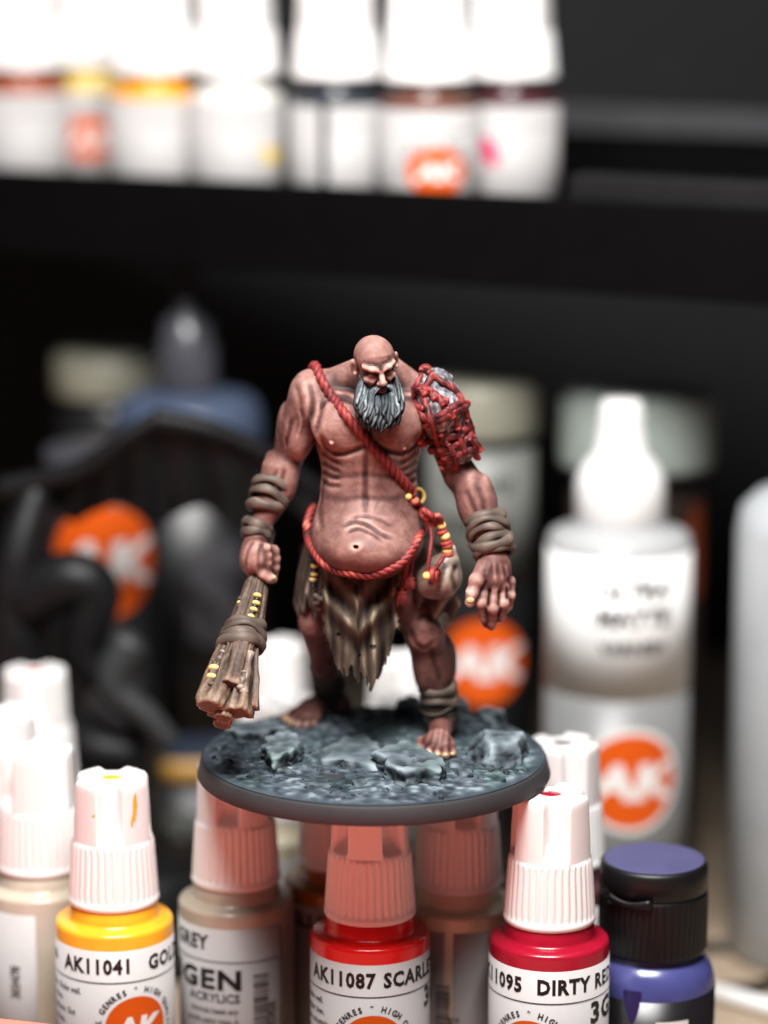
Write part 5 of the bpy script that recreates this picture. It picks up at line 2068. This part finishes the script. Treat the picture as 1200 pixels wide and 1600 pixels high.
part(rope('thin_cord', spline([P(694, 868, -0.4), P(688, 878, -2.0), P(678, 890, -2.4)], 24), 0.55, pitch=2.6))
torus('cord_ring', P(676, 899, -2.2), 0.8, 0.75, M['rope'], (1, -0.4, -0.05))
torus('cord_ring', P(682, 899, -1.6), 0.8, 0.75, M['rope'], (1, -0.4, -0.05))
bead(P(667, 900, -2.9), 0.95, M['gold'], (1, 1, 1))


def tassel(top, px, py, Y, w, h, name='tassel'):
    o = rope(name, spline([hit(top[0], top[1], 0.6), P((top[0] + px) / 2, (top[1] + py) / 2, Y), P(px, py - h * 0.5, Y)], 30), 0.62, pitch=2.8)
    part(o)
    bb = MB()
    A, B = P(px, py - h * 0.5, Y), P(px - 1, py + h * 0.5, Y - 0.4)
    th_ = 12
    r_ = np.random.default_rng(int(px))
    for k in range(22):
        a = k * 2.4
        rr_ = R(w / 2) * math.sqrt((k + 0.5) / 22)
        o0 = np.array([math.cos(a) * rr_ * 0.55, math.sin(a) * rr_ * 0.55, 0])
        o1 = np.array([math.cos(a) * rr_, math.sin(a) * rr_, r_.normal() * 0.25])
        bb.tube([A + o0, (A + B) / 2 + (o0 + o1) * 0.55, B + o1], [0.3, 0.34, 0.26], n=6)
    bb.build('fringe', M['cord'], o, cav=(2, 0.25))
    torus('cord_ring', A, R(w * 0.3), 0.42, M['rope'], (0, 0, 1), parent=o)


tassel((637, 870), 628, 934, 0.5, 19, 18)
tassel((645, 862), 640, 911, 1.0, 17, 14)
# left hip strings
part(rope('hip_cord', spline([P(505, 884, 3.5), P(503, 905, 3.0), P(500, 930, 3.0), P(498, 952, 3.4)], 30), 0.62, m=M['leather']))
part(rope('knot', spline([P(492, 930, 2.4), P(502, 936, 1.6), P(508, 930, 2.6), P(498, 940, 2.0), P(492, 944, 2.6)], 26), 0.6, m=M['leather']))
for i, (x, y, g_) in enumerate(((489, 872, 'k'), (490, 878, 'k'), (491, 884, 'g'), (491, 889, 'k'), (491.5, 893, 'k'), (491, 897, 'g'), (490, 901, 'k'), (489, 905, 'g'), (489.5, 910, 'k'), (489, 915, 'k'))):
    bead(P(x, y, 5.6), 0.82 if g_ == 'g' else 0.7, M['gold'] if g_ == 'g' else M['black_bead'], (1, 1, 0.7))

# ------------------------------------------------------------------ shoulder guard: pad under a net of red cords
A_, B_ = P(678, 608, 7), P(714, 692, 7)
S3 = Sdf(np.minimum(A_, B_) - 9, np.maximum(A_, B_) + 9, 0.3)
S3.cone(A_, B_, R(33), R(33), 1)
S3.ell(P(690, 640, 5), (R(36), 5.4, R(42)), 1.5)
V3, F3_ = S3.mesh()
_, N3 = cavity(V3, F3_, 2, 1)
V3 = V3 + N3 * (0.34 * fbm(V3 * np.array([1.6, 1.6, 0.5]), 4) + 0.18 * np.abs(vnoise(V3 * np.array([3.2, 3.2, 0.8]))))[:, None]
me = raw_mesh('shoulder_guard', V3, F3_, M['pad'])
cv = ncav(V3, F3_, 4)
set_attr(me, 'cav', cv)
guard = part(link(me))


def ghit(px, py, off):
    ys = np.arange(-12, 14, 0.1)
    pts = np.array([P(px, py, y) for y in ys])
    I = np.round((pts - S3.lo) / S3.h).astype(int)
    ok = np.all((I >= 0) & (I < np.array(S3.shape)), axis=1)
    I = np.clip(I, 0, np.array(S3.shape) - 1)
    dv = np.where(ok, S3.d[I[:, 0], I[:, 1], I[:, 2]], 9)
    w = np.where(dv < 0.0)[0]
    p = pts[w[0]] if len(w) else P(px, py, 7.0)
    v = CAM - p
    return p + v / np.linalg.norm(v) * off


r_ = np.random.default_rng(12)


def cord(pts, r=0.8, off=0.35, n=10, name='cord'):
    p = spline([ghit(q[0], q[1], off + 0.15 * r_.normal()) for q in pts], 11 * len(pts))
    L = np.linspace(0, 1, len(p))
    bb = MB()
    p = p + 0.16 * np.stack([vnoise(p * 0.7), vnoise(p * 0.7 + 9), vnoise(p * 0.7 + 19)], 1)
    bb.tube(p, r * (1 + 0.14 * vnoise(p * 0.9 + 3)), n=14, lobes=3, pitch=7, depth_=0.2, prof=lambda ph, L_: 1 + 0.10 * vnoise(np.stack([np.cos(ph) * 1.6 + 0 * L_, np.sin(ph) * 1.6 + 0 * L_, L_ * 0.8 + 0 * ph], -1)))
    o = bb.build(name, M['cord'], guard, cav=(3, 0.25))
    VV = np.concatenate(bb.V)
    at = o.data.attributes.get('cav')
    if at is not None and len(at.data) == len(VV):
        c = np.zeros(len(VV), dtype=np.float32)
        at.data.foreach_get('value', c)
        at.data.foreach_set('value', np.clip(np.minimum(c, 0.72) - 0.08 + 0.26 * vnoise(VV * 0.55 + 31), 0, 0.85).astype(np.float32))
    return o


rings_ = [[(646, 622), (655, 640), (668, 655), (690, 648), (708, 636), (722, 628)],
          [(648, 608), (660, 606), (676, 614), (690, 624), (700, 628)],
          [(653, 662), (668, 664), (690, 655), (706, 645), (724, 636), (730, 630)],
          [(660, 690), (676, 690), (700, 684), (720, 676), (734, 664)],
          [(674, 704), (692, 703), (716, 694), (732, 684), (738, 676)],
          [(688, 722), (700, 716), (722, 708), (738, 700), (744, 694)]]
for q in rings_:
    cord(q, 0.86)
longs = [[(664, 578), (656, 592), (648, 612), (646, 634), (654, 656)],
         [(664, 578), (684, 592), (700, 602), (712, 612), (722, 628), (728, 644), (734, 664), (740, 684)],
         [(676, 583), (668, 600), (662, 618), (668, 640), (676, 664), (684, 690), (694, 716)],
         [(708, 640), (714, 660), (718, 680), (726, 706)],
         ]
for q in longs:
    cord(q, 0.76, 0.5)
# ties lashed over the crossings
for (x, y, dx_, dy_) in ((664, 579, 7, 2), (660, 612, 5, 5), (676, 616, 3, 7), (690, 626, 3, 7), (704, 645, 5, 7), (708, 606, 5, 5), (718, 676, 4, 7), (694, 686, 4, 7),
                         (734, 664, 4, 6), (704, 702, 4, 7), (738, 690, 5, 5), (654, 636, 7, 2), (652, 608, 7, 2)):
    cord([(x - dx_, y - dy_), (x, y), (x + dx_, y + dy_)], 0.66, 1.1, name='lashing')
bb = MB()
bb.ball(ghit(665, 577, 0.5), 1.35, 12, (1, 1, 0.9))
bb.build('knot', M['cord'], guard, cav=(2, 0.4))
# loose ends
for pts in ([(661, 672), (660, 686), (662, 699)], [(657, 670), (654, 680), (656, 692)], [(709, 712), (711, 722), (711, 730)], [(690, 718), (692, 726), (690, 732)], [(738, 688), (746, 694), (750, 706)], [(740, 696), (742, 706), (746, 716)]):
    p = spline([ghit(q[0], q[1], 0.9) for q in pts], 12)
    bb = MB()
    bb.tube(p, np.linspace(0.5, 0.95, 12), n=8, flat=0.7)
    bb.build('loose_end', M['cord'], guard, cav=(3, 0.3))

# ------------------------------------------------------------------ club: a bundle of sticks
C0, C1 = P(407, 888, 4.6), P(351, 1108, -19)
axv = (C1 - C0) / np.linalg.norm(C1 - C0)
Lc = np.linalg.norm(C1 - C0)
k1 = np.cross(axv, (0, 1, 0.2))
k1 /= np.linalg.norm(k1)
k2 = np.cross(axv, k1)
club = part(emptyo('club'))
club.location = LIFT


def crad(t):
    return np.interp(t, [-0.4, 0, 0.05, 0.2, 0.38, 0.55, 0.72, 0.9, 1.0], np.array([9, 11, 14, 19, 24, 27, 33, 41, 45]) / 7.45)


r_ = np.random.default_rng(21)
for i in range(13):
    a = i / 9 * 2 * math.pi + 0.35 if i < 9 else i / 4 * 2 * math.pi
    inner = i >= 9
    e = 0.97 + 0.035 * r_.normal() + (0.06 if inner else 0.0) + (0.03 if i % 2 else 0)
    t = np.linspace(-0.02, e, 46)
    off = crad(t) * (0.28 if inner else 0.68)
    aa = a + 0.12 * np.sin(t * 3 + i)
    pts = C0 + np.outer(t * Lc, axv) + (off * np.cos(aa))[:, None] * k1 + (off * np.sin(aa))[:, None] * k2
    rad = crad(t) * (0.49 if not inner else 0.30) * (1 + 0.10 * np.sin(t * 9 + i * 2))
    rad = rad * np.where(t > 0.88, 1 + (t - 0.88) * 0.9, 1)
    sd = i * 5.3
    bb = MB()

    def prof(ph, L_, sd=sd):
        q = np.stack([np.cos(ph) * 1.5 + 0 * L_, np.sin(ph) * 1.5 + 0 * L_, L_ * 0.07 + sd + 0 * ph], -1)
        q2 = np.stack([np.cos(ph) * 4.0 + 0 * L_, np.sin(ph) * 4.0 + 0 * L_, L_ * 0.10 + sd * 2 + 0 * ph], -1)
        q3 = np.stack([np.cos(ph) * 8.0 + 0 * L_, np.sin(ph) * 8.0 + 0 * L_, L_ * 0.16 + sd * 3 + 0 * ph], -1)
        return 1 + 0.26 * vnoise(q) - 0.42 * np.abs(vnoise(q2)) - 0.12 * np.abs(vnoise(q3))
    pts = np.concatenate([pts, pts[-1:] + (pts[-1] - pts[-2]) * 0.02])
    rad = np.append(rad, rad[-1] * 0.86)
    bb.tube(pts, rad, n=40, prof=prof, mi=0, capmi=1, capk=0.03)
    o = bb.build('stick', [M['wood'], M['wood_end']], club, cav=(5, 0.22))
    c = np.zeros(len(o.data.vertices), dtype=np.float32)
    at = o.data.attributes['cav']
    at.data.foreach_get('value', c)
    at.data.foreach_set('value', np.minimum(c, 0.74).astype(np.float32))
# handle through the fist and its butt
bb = MB()
t = np.linspace(-0.30, 0.03, 14)
bb.tube(C0 + np.outer(t * Lc, axv), np.interp(t, [-0.30, -0.27, -0.2, 0.03], [0.7, 1.2, 1.35, 1.5]), n=16, prof=lambda ph, L_: 1 + 0.06 * np.sin(ph * 3 + L_))
bb.build('handle', M['leather'], club, cav=(4, 0.2))


def cring(name, t0, t1, n, w, seed, grow=1.0):
    A = C0 + axv * Lc * t0
    B = C0 + axv * Lc * t1
    o = wrap_rings(name, A, B, crad(t0) * grow, crad(t1) * grow, n, (0.9, -0.8, 0.5, -1.0), w=w, seed=seed, cross=1 if n > 2 else 0, parent=club)
    return o


cring('wrap', 0.40, 0.58, 4, 1.25, 31, 1.02)
cring('wrap', 0.03, 0.06, 1, 0.55, 32, 1.0)


def cbead(px, py, r, m, Y=None):
    # nearest side of the club
    p = P(px, py, 0)
    best, bd = None, 9
    for y in np.arange(-22, 8, 0.2):
        q = P(px, py, y)
        s = np.dot(q - C0, axv)
        rad_ = np.linalg.norm(q - C0 - axv * s)
        dd = rad_ - float(crad(s / Lc)) * 1.0
        if dd < 0.15:
            best = q
            break
        if abs(dd) < bd:
            bd, best = abs(dd), q
    Rt = np.stack([k1, k2, axv], 1)
    bead(best, r, m, (1, 1, 0.62), Rt, parent=club)


for x, y, m_ in ((402, 931, 'gold'), (401, 937, 'black_bead'), (400, 943, 'gold'), (398, 948, 'black_bead'), (396, 953, 'gold'), (394, 958, 'black_bead'), (391.5, 964, 'gold'), (390, 969, 'black_bead'), (388, 975, 'gold')):
    cbead(x, y, 0.95 if m_ == 'gold' else 0.72, M[m_])
for x, y, m_ in ((376, 936, 'leather'), (375, 942, 'gold'), (374, 948, 'leather')):
    cbead(x, y, 0.7, M[m_])
for x, y, m_, r in ((336, 1036, 'leather', 0.6), (335, 1045, 'gold', 1.35), (331, 1058, 'gold', 1.2), (331, 1070, 'leather', 0.95)):
    cbead(x, y, r, M[m_])
# bone splinters tied along the head
for (x0, y0, x1, y1, r0c) in ((391, 1020, 381, 1082, 0.75), (349, 1018, 338, 1040, 0.6), (382, 1050, 376, 1075, 0.7)):
    bb = MB()
    pts = []
    for f_ in np.linspace(0, 1, 10):
        px, py = x0 + (x1 - x0) * f_, y0 + (y1 - y0) * f_
        best = None
        for y in np.arange(-24, 8, 0.2):
            q = P(px, py, y)
            s = np.dot(q - C0, axv)
            if np.linalg.norm(q - C0 - axv * s) < float(crad(s / Lc)) * 1.02 + 0.1:
                best = q
                break
        pts.append(best if best is not None else P(px, py, -8))
    bb.tube(np.array(pts), r0c * (1 + 0.35 * np.cos(np.linspace(0, 4 * math.pi, 10))), n=8)
    bb.build('bone', M['pouch'], club, cav=(3, 0.3))
